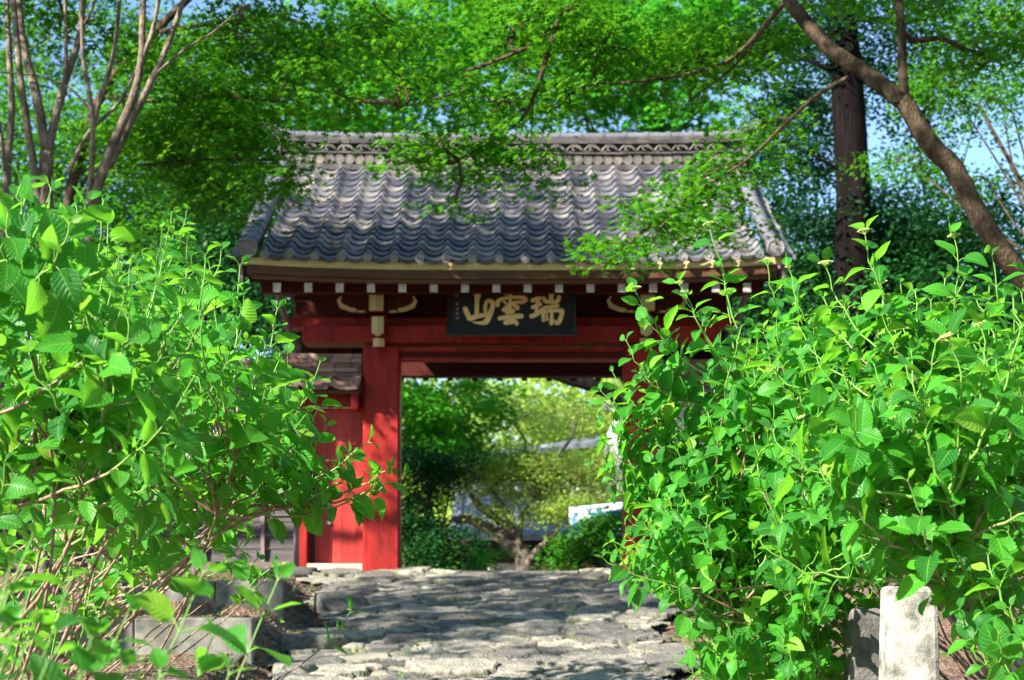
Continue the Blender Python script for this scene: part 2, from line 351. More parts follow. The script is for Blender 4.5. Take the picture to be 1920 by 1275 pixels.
def build_path():
    rs = np.random.RandomState(21)
    x0, x1, y0, y1 = -2.9, 2.5, 8.6, 18.1; st = .0135
    sites = []; rad = []
    for tries in range(9000):
        big = rs.rand()
        r = .28+.16*rs.rand() if tries < 70 else (.13+.12*rs.rand() if tries < 1300 else (.08+.06*rs.rand() if tries < 4500 else .035+.04*rs.rand()))
        x = rs.uniform(x0, x1); y = rs.uniform(y0, y1)
        lft, rgt = path_edges(np.array(y))
        if abs(x-lft-.3) < .25 and tries < 300: r = .26+.1*rs.rand()      # larger border stones on the left
        if abs(x-rgt+.35) < .3 and tries < 200: r = .30+.12*rs.rand()
        ok = True
        for (sx, sy), sr in zip(sites, rad):
            if (x-sx)**2+((y-sy)*1.15)**2 < ((r+sr)*.82)**2: ok = False; break
        if ok: sites.append((x, y)); rad.append(r)
    S = np.array(sites); R = np.array(rad)
    xs = np.arange(x0, x1, st); ys = np.arange(y0, y1, st)
    X, Y = np.meshgrid(xs, ys); x = X.ravel(); y = Y.ravel()
    wx = x+.14*vnoise(x*3, y*3, 31, 5); wy = y+.14*vnoise(x*3, y*3, 32, 5)
    n = len(x); F1 = np.empty(n); F2 = np.empty(n); ID = np.empty(n, dtype=int)
    for a in range(0, n, 20000):
        b = min(a+20000, n)
        dx = wx[a:b, None]-S[None, :, 0]; dy = wy[a:b, None]-S[None, :, 1]
        D = np.sqrt(dx*dx+dy*dy)-R[None, :]*.8
        p = np.argpartition(D, 1, axis=1)[:, :2]
        d2 = np.take_along_axis(D, p, 1); o = np.argsort(d2, 1)
        d2 = np.take_along_axis(d2, o, 1); p = np.take_along_axis(p, o, 1)
        F1[a:b] = d2[:, 0]; F2[a:b] = d2[:, 1]; ID[a:b] = p[:, 0]
    e = F2-F1
    off = rs.uniform(-.018, .018, len(S)); tx = rs.uniform(-.05, .05, len(S)); ty = rs.uniform(-.05, .04, len(S)); off[R < .1] -= .015
    big = R > .28
    off[big] += .015
    edge = np.clip((e-.002)/.028, 0, 1); edge = np.sqrt(1-(1-edge)**2)
    h = off[ID]+tx[ID]*(x-S[ID, 0])+ty[ID]*(y-S[ID, 1])
    h = np.clip(h, -.03, .04)
    z = path_z(y)-.046+edge*(.046+h*.8)+vnoise(x*5, y*5, 41, 6)*.020*edge+vnoise(x*1.1, y*2.0, 42, 2)*.03+vnoise(x*19, y*19, 44, 3)*.007*edge
    rocky = (rs.rand(len(S)) < .35)[ID]
    z = z+rocky*vnoise(x*5+y*2, y*14, 45, 4)*.016*edge
    lft, rgt = path_edges(S[:, 1])
    inside = (S[:, 0] > lft-.02) & (S[:, 0] < rgt) & (S[:, 1] < 17.95)
    keepv = inside[ID]
    joint = 1-np.clip((e-.004)/.016, 0, 1)
    rn = rs.rand(len(S))[ID]
    nx = len(xs); i = np.arange(n).reshape(len(ys), nx)
    Fc = np.stack([i[:-1, :-1], i[:-1, 1:], i[1:, 1:], i[1:, :-1]], -1).reshape(-1, 4)
    Fc = Fc[keepv[Fc].all(1)]
    used = np.zeros(n, bool); used[Fc.ravel()] = True; mp = np.cumsum(used)-1
    V = np.stack([x, y, z], -1)[used]
    tag(np_mesh('stone_path', V, mp[Fc], 'path_stone', rnd=rn[used], smooth=True, extra={'joint': joint[used]}), kind='structure')
build_path()

# ------------------------------------------------------------------ the gate
G = empty('temple_gate', (0, 18.2, 0), 'red temple gate with a grey tiled gable roof at the top of the stone ramp', 'gate')
YP = 18.2
EY, EZ = 16.72, 3.42            # eave line
RY, RZ = 19.45, 5.16            # foot of the ridge
HWX = 3.03                      # half width at the eave
def roof_z(t):                  # t = 0 at the eave .. 1 at the ridge; slight sag
    return EZ+(RZ-EZ)*(t*.86+.14*t*t)
def lift(x): return .07*abs(x/3.0)**3*1.0
def roof_front():
    """waved tile courses with stepped overlaps"""
    nc = 17; pitch = .289; ncol = 19; per = 14
    X0 = -ncol*pitch/2
    V = []; Fc = []; rn = []
    rs = np.random.RandomState(5)
    us = np.arange(ncol*per+1)/per
    def prof(u):
        f = u % 1.0
        roll = np.where(f < .34, .054*np.sin(f/.34*PI)**.8, 0)
        pan = np.where(f >= .34, -.030*np.sin((f-.34)/.66*PI), 0)
        return roll+pan
    pr = prof(us+.17)
    tint = rs.rand(nc, ncol+1)
    for k in range(nc):
        t0 = k/nc; t1 = (k+1.35)/nc
        y0 = EY+(RY-EY)*t0; z0 = roof_z(t0); y1 = EY+(RY-EY)*min(t1, 1.02); z1 = roof_z(min(t1, 1.02))
        rows = [(y0+.03, z0-.004), (y0, z0+.040), (y0+.012, z0+.048), (y1, z1-.002)]
        jx = rs.normal(0, .003, ncol+2)
        base = len(V)
        for (yy, zz) in rows:
            for i, u in enumerate(us):
                ci = min(int(u+.17), ncol)
                x = X0+u*pitch+jx[ci]*.6
                V.append((x, yy+jx[ci], zz+pr[i]+lift(x)*(1-k/nc)+jx[ci])); rn.append(tint[k, ci])
        m = len(us)
        for q in range(3):
            for i in range(m-1):
                a = base+q*m+i; Fc.append((a, a+1, a+1+m, a+m))
    return np_mesh('roof_tiles', V, Fc, 'roof_tile', G, rnd=rn, smooth=False), X0, pitch, ncol
rt, X0, PITCH, NCOL = roof_front()
rt.data.polygons.foreach_set('use_smooth', np.ones(len(rt.data.polygons), bool))
es = rt.modifiers.new('split', 'EDGE_SPLIT'); es.split_angle = math.radians(40)
# rear slope (plain stepped courses) and gable ends closing the roof
b = MB()
BY, BZ = 22.0, 3.05
for k in range(15):
    t0 = k/15; t1 = (k+1.3)/15
    ya, yb = BY+(RY+.3-BY)*t0, BY+(RY+.3-BY)*min(t1, 1); za, zb = BZ+(RZ-BZ)*t0, BZ+(RZ-BZ)*min(t1, 1)
    b.hexa([(-HWX, yb, zb-.02), (HWX, yb, zb-.02), (HWX, ya, za-.02), (-HWX, ya, za-.02), (-HWX, yb, zb+.01), (HWX, yb, zb+.01), (HWX, ya, za+.035), (-HWX, ya, za+.035)])
b.build('rear_roof_tiles', 'old_tile', G)
# round end tiles on the eave
for i in range(NCOL+1):
    x = X0+i*PITCH
    if i == 0: x += .03
    if i == NCOL: x -= .03
    mb = MB(); zc_ = EZ+.016+lift(x); mb.disc((x, EY-.022, zc_), .050, .040, 20, .5, .011); mb.disc((x, EY-.05, zc_), .02, .014, 12)
    mb.build('round_end_tile', 'end_tile', G, smooth=False)
# front lips of the pan tiles between the discs
for i in range(NCOL):
    xc = X0+(i+.5)*PITCH; b = MB()
    top = []; bot = []
    for k in range(9):
        u = -1+2*k/8; x = xc+u*.094
        zt = EZ+.032-.030*math.cos(u*PI/2)+lift(x)
        top.append((x, zt)); bot.append((x, zt-.022-.008*math.cos(u*PI/2)))
    b.prism(top+bot[::-1], 'y', EY-.016, EY+.002)
    b.build('pan_end_tile', 'ridge_tile', G)
# descending ridges at the verges with big end discs
for s in (-1, 1):
    pts = []; rr = []
    for k in range(15):
        t = k/14*1.0; x = s*(2.89-.0*t); pts.append((x, EY-.04+(RY-EY)*t, roof_z(t)+.075+lift(x)*(1-t)))
    mb = MB(); mb.tube(pts, .078, 14)
    for k in range(1, 14):     # collars where the round tiles overlap
        p = np.array(pts[k]); q = np.array(pts[k])+np.array([0, -.03, -.019]); mb.tube([q, p], .086, 14)
    dr = mb.build('descending_ridge', 'roof_tile', G, smooth=False, rnd=True)
    e2 = dr.modifiers.new('s', 'EDGE_SPLIT'); e2.split_angle = math.radians(35)
    for p in dr.data.polygons: p.use_smooth = True
    x = s*2.89; z = EZ+.07+lift(x)
    mb = MB(); mb.disc((x, EY-.03, z), .098, .05, 28, .5, .018); mb.disc((x, EY-.06, z), .022, .015, 12)
    for k in range(12):
        a = 2*PI*k/12; mb.tube([(x+.032*math.cos(a), EY-.064, z+.032*math.sin(a)), (x+.066*math.cos(a), EY-.064, z+.066*math.sin(a))], .011, 6)
    e = mb.build('flower_end_tile', 'end_tile', dr)
    # verge tiles beyond the descending ridge
    mb = MB(); rs = np.random.RandomState(3+s)
    for k in range(17):
        t0 = k/17; t1 = (k+1.2)/17; ya = EY+(RY-EY)*t0; yb = EY+(RY-EY)*min(t1, 1.0); za, zb = roof_z(t0), roof_z(min(t1, 1.0)); lf = .07*(1-t0)
        xa, xb = s*2.93, s*(3.11+rs.uniform(-.01, .015))
        xs_ = sorted((xa, xb)); r_ = rs.rand()
        def zz(x): return -.05*(abs(x)-2.93)/.18
        mb.hexa([(xs_[0], ya, za+lf+.0+zz(xs_[0])), (xs_[1], ya, za+lf+zz(xs_[1])), (xs_[1], yb, zb+lf-.02+zz(xs_[1])), (xs_[0], yb, zb+lf-.02+zz(xs_[0])),
                 (xs_[0], ya, za+lf+.05+zz(xs_[0])), (xs_[1], ya, za+lf+.05+zz(xs_[1])), (xs_[1], yb, zb+lf+.012+zz(xs_[1])), (xs_[0], yb, zb+lf+.012+zz(xs_[0]))], r_)
    mb.build('verge_tiles', 'roof_tile', G, rnd=True)
    # barge board under the verge, front and rear halves, and gable struts
    mb = MB()
    n = 10; top = [(EY+.12+(RY+.15-EY-.12)*k/n, roof_z(k/n)-.05+.06*(1-k/n)) for k in range(n+1)]
    poly = top+[(y, z-.24) for y, z in top[::-1]]
    xs_ = sorted((s*2.99, s*3.04)); mb.prism(poly, 'x', xs_[0], xs_[1])
    poly = [(RY+.15, RZ-.05), (BY-.1, BZ-.02), (BY-.1, BZ-.24), (RY+.15, RZ-.3)]; mb.prism(poly, 'x', xs_[0], xs_[1])
    mb.build('barge_board', 'grey_post', G)
# main ridge
b = MB()
zr = RZ-.02
def course(bb, z0, z1, dep, hx=2.93, r=.5):
    # broken into separate tiles so the line is not dead straight
    rs = np.random.RandomState(int(z0*1000)); x = -hx
    while x < hx-.01:
        x2 = min(x+.29+rs.uniform(-.01, .01), hx); e = .035*abs((x+x2)/2/2.9)**4
        j = rs.uniform(-.005, .005); bb.box(x, x2-.004, RY-dep+.15+j, RY+dep+.15, z0+e+j, z1+e+j*.6, rs.rand()); x = x2
course(b, zr-.02, zr+.055, .23)
course(b, zr+.055, zr+.19, .15)          # backing of the disc band
course(b, zr+.19, zr+.215, .22)
course(b, zr+.215, zr+.325, .15)         # backing of the scroll band
course(b, zr+.325, zr+.35, .22); course(b, zr+.356, zr+.385, .20); course(b, zr+.39, zr+.418, .18)
b.build('ridge_courses', 'ridge_tile', G, bevel=.004)
b = MB()
k = -2.84
while k < 2.85:
    e = .035*abs(k/2.9)**4; b.disc((k, RY+.15-.15, zr+.122+e), .062, .05, 18, .5, .01); k += .127
b.build('ridge_disc_band', 'ridge_disc', G)
b = MB()
k = -2.8; j = 0
while k < 2.75:
    e = .035*abs(k/2.9)**4; y = RY-.045; z = zr+.27+e
    # wave scroll: a large arc with a curl at its end
    pts = [(k-.11+.22*q/8, y, z-.04+.085*math.sin(q/8*PI)) for q in range(9)]
    b.tube(pts, .014, 6)
    pts = [(k+.045*math.cos(a)*(1-a/9), y-.008, z-.012+.04*math.sin(a)*(1-a/9)) for a in np.linspace(0, 5.2, 10)]
    b.tube(pts, .010, 6)
    k += .225
b.build('ridge_scroll_band', 'ridge_disc', G, smooth=True)
b = MB()
pts = [(x, RY+.15, zr+.465+.035*abs(x/2.9)**4) for x in np.linspace(-2.93, 2.93, 30)]
b.tube(pts, .058, 12)
k = -2.85
while k < 2.9:
    e = .035*abs(k/2.9)**4; b.tube([(k, RY+.15, zr+.468+e), (k+.045, RY+.15, zr+.468+e)], .068, 12); k += .285
for s in (-1, 1):
    b.tube([(s*2.85, RY+.15, zr+.51), (s*3.02, RY+.15, zr+.56), (s*3.22, RY+.15, zr+.64)], [.05, .052, .055], 12)
b.build('ridge_cap', 'roof_tile', G, rnd=True)
for s in (-1, 1):       # ridge-end ornament tile
    b = MB(); xs_ = sorted((s*2.95, s*3.03))
    b.prism([(RY-.14, zr-.12), (RY+.44, zr-.12), (RY+.40, zr+.2), (RY+.33, zr+.42), (RY+.15, zr+.55), (RY-.03, zr+.42), (RY-.10, zr+.2)], 'x', xs_[0], xs_[1])
    b.build('ridge_end_tile', 'ridge_tile', G, bevel=.01)

# eave boards
def strip(name, y0, y1, z0, z1, hx, mat, seg=24, lf=1.0, bev=.004):
    bb = MB()
    for i in range(seg):
        xa = -hx+2*hx*i/seg; xb = -hx+2*hx*(i+1)/seg; la, lb = lift(xa)*lf, lift(xb)*lf
        bb.hexa([(xa, y0, z0+la), (xb, y0, z0+lb), (xb, y1, z0+lb), (xa, y1, z0+la), (xa, y0, z1+la), (xb, y0, z1+lb), (xb, y1, z1+lb), (xa, y1, z1+la)])
    bb2 = bb.build(name, mat, G)
    return bb2
strip('cream_eave_board', EY+.055, EY+.13, 3.335, 3.415, 2.99, 'cream_paint')
strip('brown_eave_beam', EY+.075, EY+.20, 3.240, 3.332, 2.93, 'brown_fascia')
strip('lower_eave_strip', EY+.11, EY+.20, 3.200, 3.237, 2.9, 'brown_fascia')
# rafters, with white painted ends
RYE = 16.92
def raf_z(y): return 3.115+(y-RYE)*.50
SP = .349
for i in range(-8, 9):
    x = i*SP+.175
    if x > 2.85: continue
    b = MB(); y0, y1 = RYE, 19.7; hgt = .10; wd = .042
    b.hexa([(x-wd, y0, raf_z(y0)), (x+wd, y0, raf_z(y0)), (x+wd, y1, raf_z(y1)), (x-wd, y1, raf_z(y1)),
            (x-wd, y0, raf_z(y0)+hgt), (x+wd, y0, raf_z(y0)+hgt), (x+wd, y1, raf_z(y1)+hgt), (x-wd, y1, raf_z(y1)+hgt)])
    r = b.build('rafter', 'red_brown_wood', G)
    b = MB(); b.box(x-wd-.001, x+wd+.001, y0-.014, y0-.002, raf_z(y0)-.002, raf_z(y0)+hgt+.002); b.build('painted_end', 'white_paint', r)
    # rear rafter
    b = MB(); ya, yb = 21.5, 19.75; za = 2.70; zb = raf_z(19.7)
    b.hexa([(x-wd, ya, za), (x+wd, ya, za), (x+wd, yb, zb), (x-wd, yb, zb), (x-wd, ya, za+hgt), (x+wd, ya, za+hgt), (x+wd, yb, zb+hgt), (x-wd, yb, zb+hgt)])
    b.build('rear_rafter', 'red_brown_wood', G)
# soffit boards above the rafters (cross planks)
b = MB()
for k in range(14):
    ya = RYE+.03+k*.195; yb = ya+.19; z = .108
    b.hexa([(-2.95, ya, raf_z(ya)+z), (2.95, ya, raf_z(ya)+z), (2.95, yb, raf_z(yb)+z), (-2.95, yb, raf_z(yb)+z),
            (-2.95, ya, raf_z(ya)+z+.02), (2.95, ya, raf_z(ya)+z+.02), (2.95, yb, raf_z(yb)+z+.02), (-2.95, yb, raf_z(yb)+z+.02)])
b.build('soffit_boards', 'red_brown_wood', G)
b = MB(); za = 2.815; zb = raf_z(19.7)+.11
b.hexa([(-2.95, 21.55, za), (2.95, 21.55, za), (2.95, 19.7, zb), (-2.95, 19.7, zb), (-2.95, 21.55, za+.03), (2.95, 21.55, za+.03), (2.95, 19.7, zb+.03), (-2.95, 19.7, zb+.03)])
b.build('rear_soffit', 'red_brown_wood', G)
# posts
for s in (-1, 1):
    xa, xb = sorted((s*1.345, s*1.79)); b = MB()
    c = .028; poly = [(xa+c, YP), (xb-c, YP), (xb, YP+c), (xb, YP+.30), (xa, YP+.30), (xa, YP+c)]
    b.prism(poly, 'z', -.02, 2.70)
    p = b.build('main_post', 'red_lacquer', G)
    b = MB(); b.box(*sorted((s*1.56, s*1.84)), 20.3, 20.6, -.05, 2.6); b.build('rear_post', 'red_lacquer', G)
    b = MB(); b.box(xa-.10, xb+.10, YP-.10, YP+.42, -.12, -.022); b.build('post_base_stone', 'dark_stone', G, bevel=.02)
    # side tie beams running back
    b = MB(); b.box(s*1.57-.08, s*1.57+.08, YP+.302, 20.298, 2.3, 2.5); b.build('side_tie_beam', 'red_lacquer', G)
# kabuki (main cross beam) and the beams above
b = MB(); b.box(-2.50, 2.50, YP-.11, YP+.33, 2.735, 2.935); b.build('cross_beam', 'red_lacquer', G, bevel=.008)
b = MB(); b.box(-2.72, 2.72, YP+.05, YP+.36, 2.94, 3.06); b.build('upper_beam', 'red_lacquer', G, bevel=.008)
b = MB(); b.box(-2.82, 2.82, YP+.10, YP+.30, 3.35, 3.56); b.build('wall_plate', 'red_brown_wood', G, bevel=.008)
b = MB()
for i in range(8):
    b.box(-2.62+i*.655, -2.62+(i+1)*.655-.006, YP+.17, YP+.20, 3.063, 3.348)
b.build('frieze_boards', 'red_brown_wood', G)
# lintel stack in the opening
b = MB(); b.box(-1.343, 1.343, YP+.03, YP+.27, 2.645, 2.70); b.build('lintel_rail', 'red_lacquer', G, bevel=.004)
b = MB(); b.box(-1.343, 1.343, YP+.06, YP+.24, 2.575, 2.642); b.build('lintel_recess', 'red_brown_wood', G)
b = MB(); b.box(-1.343, 1.343, YP+.04, YP+.26, 2.545, 2.573); b.build('lintel_lower_rail', 'red_lacquer', G, bevel=.004)
b = MB(); b.box(-2.0, 2.0, 20.32, 20.58, 2.62, 2.86); b.build('rear_beam', 'red_brown_wood', G, bevel=.006)
b = MB()
for i in range(6): b.box(-1.3+i*.435, -1.3+i*.435+.43, YP+.34, 20.29, 2.90, 2.92)
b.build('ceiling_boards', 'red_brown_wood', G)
# purlin out front on the bracket arms
b = MB(); b.box(-2.88, 2.88, 17.36, 17.50, 3.19, 3.32); b.build('front_purlin', 'red_brown_wood', G, bevel=.006)
for s in (-1, 1):
    xc = s*1.575
    # nosings: pointed cream faced beam ends, stacked
    def nose(name, w, y0, y1, z0, z1, point):
        bb = MB(); pts = [(xc-w, z1), (xc+w, z1), (xc+w, z0), (xc, z0-point), (xc-w, z0)]
        bb.prism(pts, 'y', y0, y1); ob = bb.build(name, 'red_lacquer', G, bevel=.004)
        cc = MB(); m = .0  # bent cream face in two planes
        yf = y0-.004
        cc.add([(xc-w, yf, z1), (xc, yf-.03, z1), (xc, yf-.03, z0-point), (xc-w, yf, z0), (xc+w, yf, z1), (xc+w, yf, z0),
                (xc-w, y0, z1), (xc+w, y0, z1), (xc+w, y0, z0), (xc, y0, z0-point), (xc-w, y0, z0)],
               [(0, 1, 2, 3), (1, 4, 5, 2), (0, 6, 7, 4, 1), (4, 7, 8, 5), (5, 8, 9, 2), (2, 9, 10, 3), (3, 10, 6, 0)])
        cc.build('cream_face', 'cream_paint', ob)
    nose('upper_nosing', .082, 17.62, 18.16, 3.03, 3.24, .0)
    nose('middle_nosing', .070, 17.80, 18.085, 2.80, 2.99, .045)
    nose('lower_nosing', .066, 17.93, 18.085, 2.655, 2.755, .0)
    bb = MB(); bb.box(xc-.04, xc+.04, 17.52, 17.60, 3.25, 3.35); bb.build('top_block', 'cream_paint', G)
    # boat-shaped bracket arm with cream scroll edges
    def arm(z0, z1, hw, y0, y1, mat='red_brown_wood'):
        pr = []
        for q in range(13):
            u = q/12; x = hw*(1-u*.55) if u > .0 else hw
            pr.append((hw*(1-.62*u**1.1), z0+(z1-z0)*(1-math.sin(u*PI/2))**1.0))
        poly = [(xc-hw, z1), (xc+hw, z1)]+[(xc+x, z) for x, z in pr]+[(xc-x, z) for x, z in pr[::-1]]
        seen = []; 
        for p in poly:
            if not seen or (abs(p[0]-seen[-1][0])+abs(p[1]-seen[-1][1])) > 1e-4: seen.append(p)
        bb = MB(); bb.prism(seen, 'y', y0, y1); ob = bb.build('bracket_arm', mat, G)
        for t in (-1, 1):
            path = [(xc+t*hw*.93, z1-.02), (xc+t*hw*1.0, z1-.07), (xc+t*hw*.93, z0+(z1-z0)*.36), (xc+t*hw*.72, z0+(z1-z0)*.17), (xc+t*hw*.56, z0+(z1-z0)*.10), (xc+t*hw*.50, z0+(z1-z0)*.02)]
            cc = MB(); wds = [.010, .020, .029, .024, .022, .008]
            L_ = []; R_ = []
            for i, (px_, pz_) in enumerate(path):
                a = path[max(i-1, 0)]; c2 = path[min(i+1, len(path)-1)]; dx, dz = c2[0]-a[0], c2[1]-a[1]; n_ = math.hypot(dx, dz)
                L_.append((px_-dz/n_*wds[i], pz_+dx/n_*wds[i])); R_.append((px_+dz/n_*wds[i], pz_-dx/n_*wds[i]))
            cc.prism(L_+R_[::-1], 'y', y0-.012, y0-.001); cc.build('cream_scroll', 'cream_paint', ob)
            cc = MB(); cc.prism([(xc+t*hw*.62, z0-.002), (xc+t*hw*.52, z0+.022), (xc+t*hw*.36, z0+.022), (xc+t*hw*.30, z0-.002)], 'y', y0-.012, y0-.001); cc.build('cream_foot', 'cream_paint', ob)
    arm(3.03, 3.235, .45, 17.74, 17.88)
    arm(3.24, 3.36, .33, 17.545, 17.60)
    # gable-side slanting strut at the verge
    bb = MB(); bb.hexa([(s*2.70-.04, 17.15, 3.28), (s*2.70+.04, 17.15, 3.28), (s*2.70+.04, 17.30, 3.28), (s*2.70-.04, 17.30, 3.28)][::1]+
                       [(s*2.70-.04, 17.15, 3.30), (s*2.70+.04, 17.15, 3.30), (s*2.70+.04, 17.30, 3.30), (s*2.70-.04, 17.30, 3.30)])
    bb.build('verge_block', 'red_brown_wood', G)
    bb = MB(); bb.tube([(s*2.84, 17.9, 3.55), (s*2.62, 18.5, 2.60)], .045, 6); bb.build('gable_strut', 'grey_post', G)
keep(G)

def roof_litter():
    rs = np.random.RandomState(77); n = 420; col = rs.randint(0, NCOL, n); t = rs.rand(n)**1.6*.9
    cl = rs.rand(n) < .45; col[cl] = rs.choice([0, 1, 2, 11], cl.sum()); t[cl] = rs.choice([.1, .16, .33, .6], cl.sum())+rs.normal(0, .03, cl.sum())
    t = np.clip(t, .01, .95); x = X0+(col+.5)*PITCH+rs.normal(0, .04, n); y = EY+(RY-EY)*t; z = roof_z(t)+.04+.07*np.abs(x/3)**3*(1-t)
    V, Fc, k = scatter(T_OVAL, np.stack([x, y, z], -1), np.stack([rs.normal(0, .3, n), rs.normal(-.5, .3, n), np.ones(n)], -1), rs.uniform(.03, .07, n), rs.rand(n)*6.28)
    tag(np_mesh('leaf_litter', V, Fc, 'litter_leaf', rnd=np.repeat(rs.rand(n), k)), kind='stuff')

# ------------------------------------------------------------------ name board
NB = empty('name_board', (0, 17.5, 3.0), 'black hanging name board with three gold characters under the eave', 'name board')
YB = 17.46
def bp_(cx, cy, y=YB): p = P(830+cx/7.385, 520+cy/7.385, y); return (p[0], p[2])
x0_, zt_ = bp_(75, 60); x1_, zb_ = bp_(1830, 800)
b = MB(); zc = bp_(0, 325)[1]
b.box(x0_+.03, x1_-.03, YB, YB+.03, zc+.002, zt_); b.box(x0_+.03, x1_-.03, YB, YB+.03, zb_+.04, zc-.002)
b.box(x0_+.03, x1_-.03, YB+.031, YB+.04, zb_+.04, zt_)
b.build('panel', 'black_lacquer', NB)
b = MB()
b.hexa([(x0_-.02, YB-.035, zb_), (x0_+.025, YB-.02, zb_+.02), (x0_+.025, YB+.04, zb_+.02), (x0_-.02, YB+.04, zb_), (x0_+.0, YB-.035, zt_), (x0_+.028, YB-.02, zt_), (x0_+.028, YB+.04, zt_), (x0_+.0, YB+.04, zt_)])
b.hexa([(x1_-.025, YB-.02, zb_+.02), (x1_+.02, YB-.035, zb_), (x1_+.02, YB+.04, zb_), (x1_-.025, YB+.04, zb_+.02), (x1_-.028, YB-.02, zt_), (x1_, YB-.035, zt_), (x1_, YB+.04, zt_), (x1_-.028, YB+.04, zt_)])
b.prism([(x0_-.035, zb_-.002), (x1_+.035, zb_-.002), (x1_-.03, zb_+.042), (x0_+.03, zb_+.042)], 'y', YB-.04, YB+.045)
b.box(x0_+.03, x1_-.03, YB-.03, YB+.045, zt_+.001, zt_+.03)
b.build('frame', 'black_lacquer', NB)
for cx in (240, 1630):
    p = bp_(cx, 805); b = MB(); b.box(p[0]-.012, p[0]+.012, YB-.05, YB+.05, p[1]-.03, p[1]+.01)
    b.build('support_peg', 'dark_wood', NB)
def strokes(name, lst, mat, lev=0):
    bb = MB()
    for si, s in enumerate(lst):
        # resample smooth
        pts = np.array(s, dtype=float); n = len(pts); out = []
        for i in range(n-1):
            p0 = pts[max(i-1, 0)]; p1 = pts[i]; p2 = pts[i+1]; p3 = pts[min(i+2, n-1)]
            for t in np.linspace(0, 1, 7)[:-1]:
                out.append(.5*((2*p1)+(-p0+p2)*t+(2*p0-5*p1+4*p2-p3)*t*t+(-p0+3*p1-3*p2+p3)*t**3))
        out.append(pts[-1]); out = np.array(out)
        yo = YB-.012-.0006*si
        for i in range(len(out)-1):      # short overlapping blades, each a hair proud of the last
            (xa, ya, wa), (xb, yb, wb) = out[i], out[i+1]
            dx, dy = xb-xa, yb-ya; L_ = math.hypot(dx, dy)
            if L_ < 1e-6: continue
            a0 = math.atan2(dy, dx); poly = []
            for k in range(9): a = a0+PI/2+PI*k/8; poly.append((xa+math.cos(a)*wa/2, ya+math.sin(a)*wa/2))
            for k in range(9): a = a0-PI/2+PI*k/8; poly.append((xb+math.cos(a)*wb/2, yb+math.sin(a)*wb/2))
            q = [bp_(px_, py_) for px_, py_ in poly]
            bb.prism(q, 'y', yo-.00004*i, YB-.0004)
    return bb.build(name, mat, NB)
strokes('character', [
 [(470,195,60),(482,225,95),(484,262,80),(475,330,62),(472,480,58),(470,520,56)],
 [(312,440,66),(350,520,70),(382,572,68),(480,540,62),(600,520,50)],
 [(592,470,50),(590,400,48),(612,335,46),(665,330,52),(695,365,60),(685,430,66),(640,545,76),(600,618,72),(530,635,44),(420,625,14)]], 'gold_leaf')
strokes('character', [
 [(868,212,62),(1018,200,66)],
 [(925,200,48),(935,300,48),(930,440,56)],
 [(762,388,48),(768,330,58),(860,290,42),(1000,278,42),(1120,285,56),(1150,312,54),(1100,345,46),(1000,345,34)],
 [(848,452,58),(915,395,60)], [(975,365,52),(1035,425,60)], [(850,340,34),(880,365,30)],
 [(890,485,58),(970,470,64)], [(790,572,56),(940,545,56),(1088,540,68)],
 [(950,570,46),(865,628,54),(950,622,56),(1010,600,46)], [(990,592,50),(1024,640,60)]], 'gold_leaf')
strokes('character', [
 [(1248,320,56),(1340,290,60)], [(1250,415,52),(1350,375,56)], [(1322,300,46),(1305,420,46),(1290,510,50)],
 [(1232,540,62),(1300,512,58),(1400,432,50)],
 [(1506,225,70),(1500,330,58)], [(1400,288,46),(1420,330,52),(1500,345,50),(1585,335,52),(1610,280,62)],
 [(1420,420,44),(1590,395,48)], [(1500,420,34),(1470,470,40)], [(1385,485,46),(1398,595,56)],
 [(1390,485,42),(1500,465,42),(1635,462,56),(1652,500,58),(1612,615,62),(1575,635,50),(1550,600,26)],
 [(1440,510,28),(1450,590,34)], [(1512,480,42),(1505,638,62)]], 'gold_leaf')
for cx, cy, sc in ((195, 250, 1), (203, 372, .8), (205, 440, .9), (203, 505, 1), (202, 565, .9)):
    strokes('small_character', [[(cx-16*sc, cy-14*sc, 9), (cx+16*sc, cy-16*sc, 9)], [(cx, cy-22*sc, 9), (cx-2, cy+18*sc, 9)], [(cx-18*sc, cy+8*sc, 9), (cx+18*sc, cy+4*sc, 9)]], 'dull_gold')
strokes('small_mark', [[(1700, 208, 14), (1696, 240, 12)]], 'dull_gold')
keep(NB)

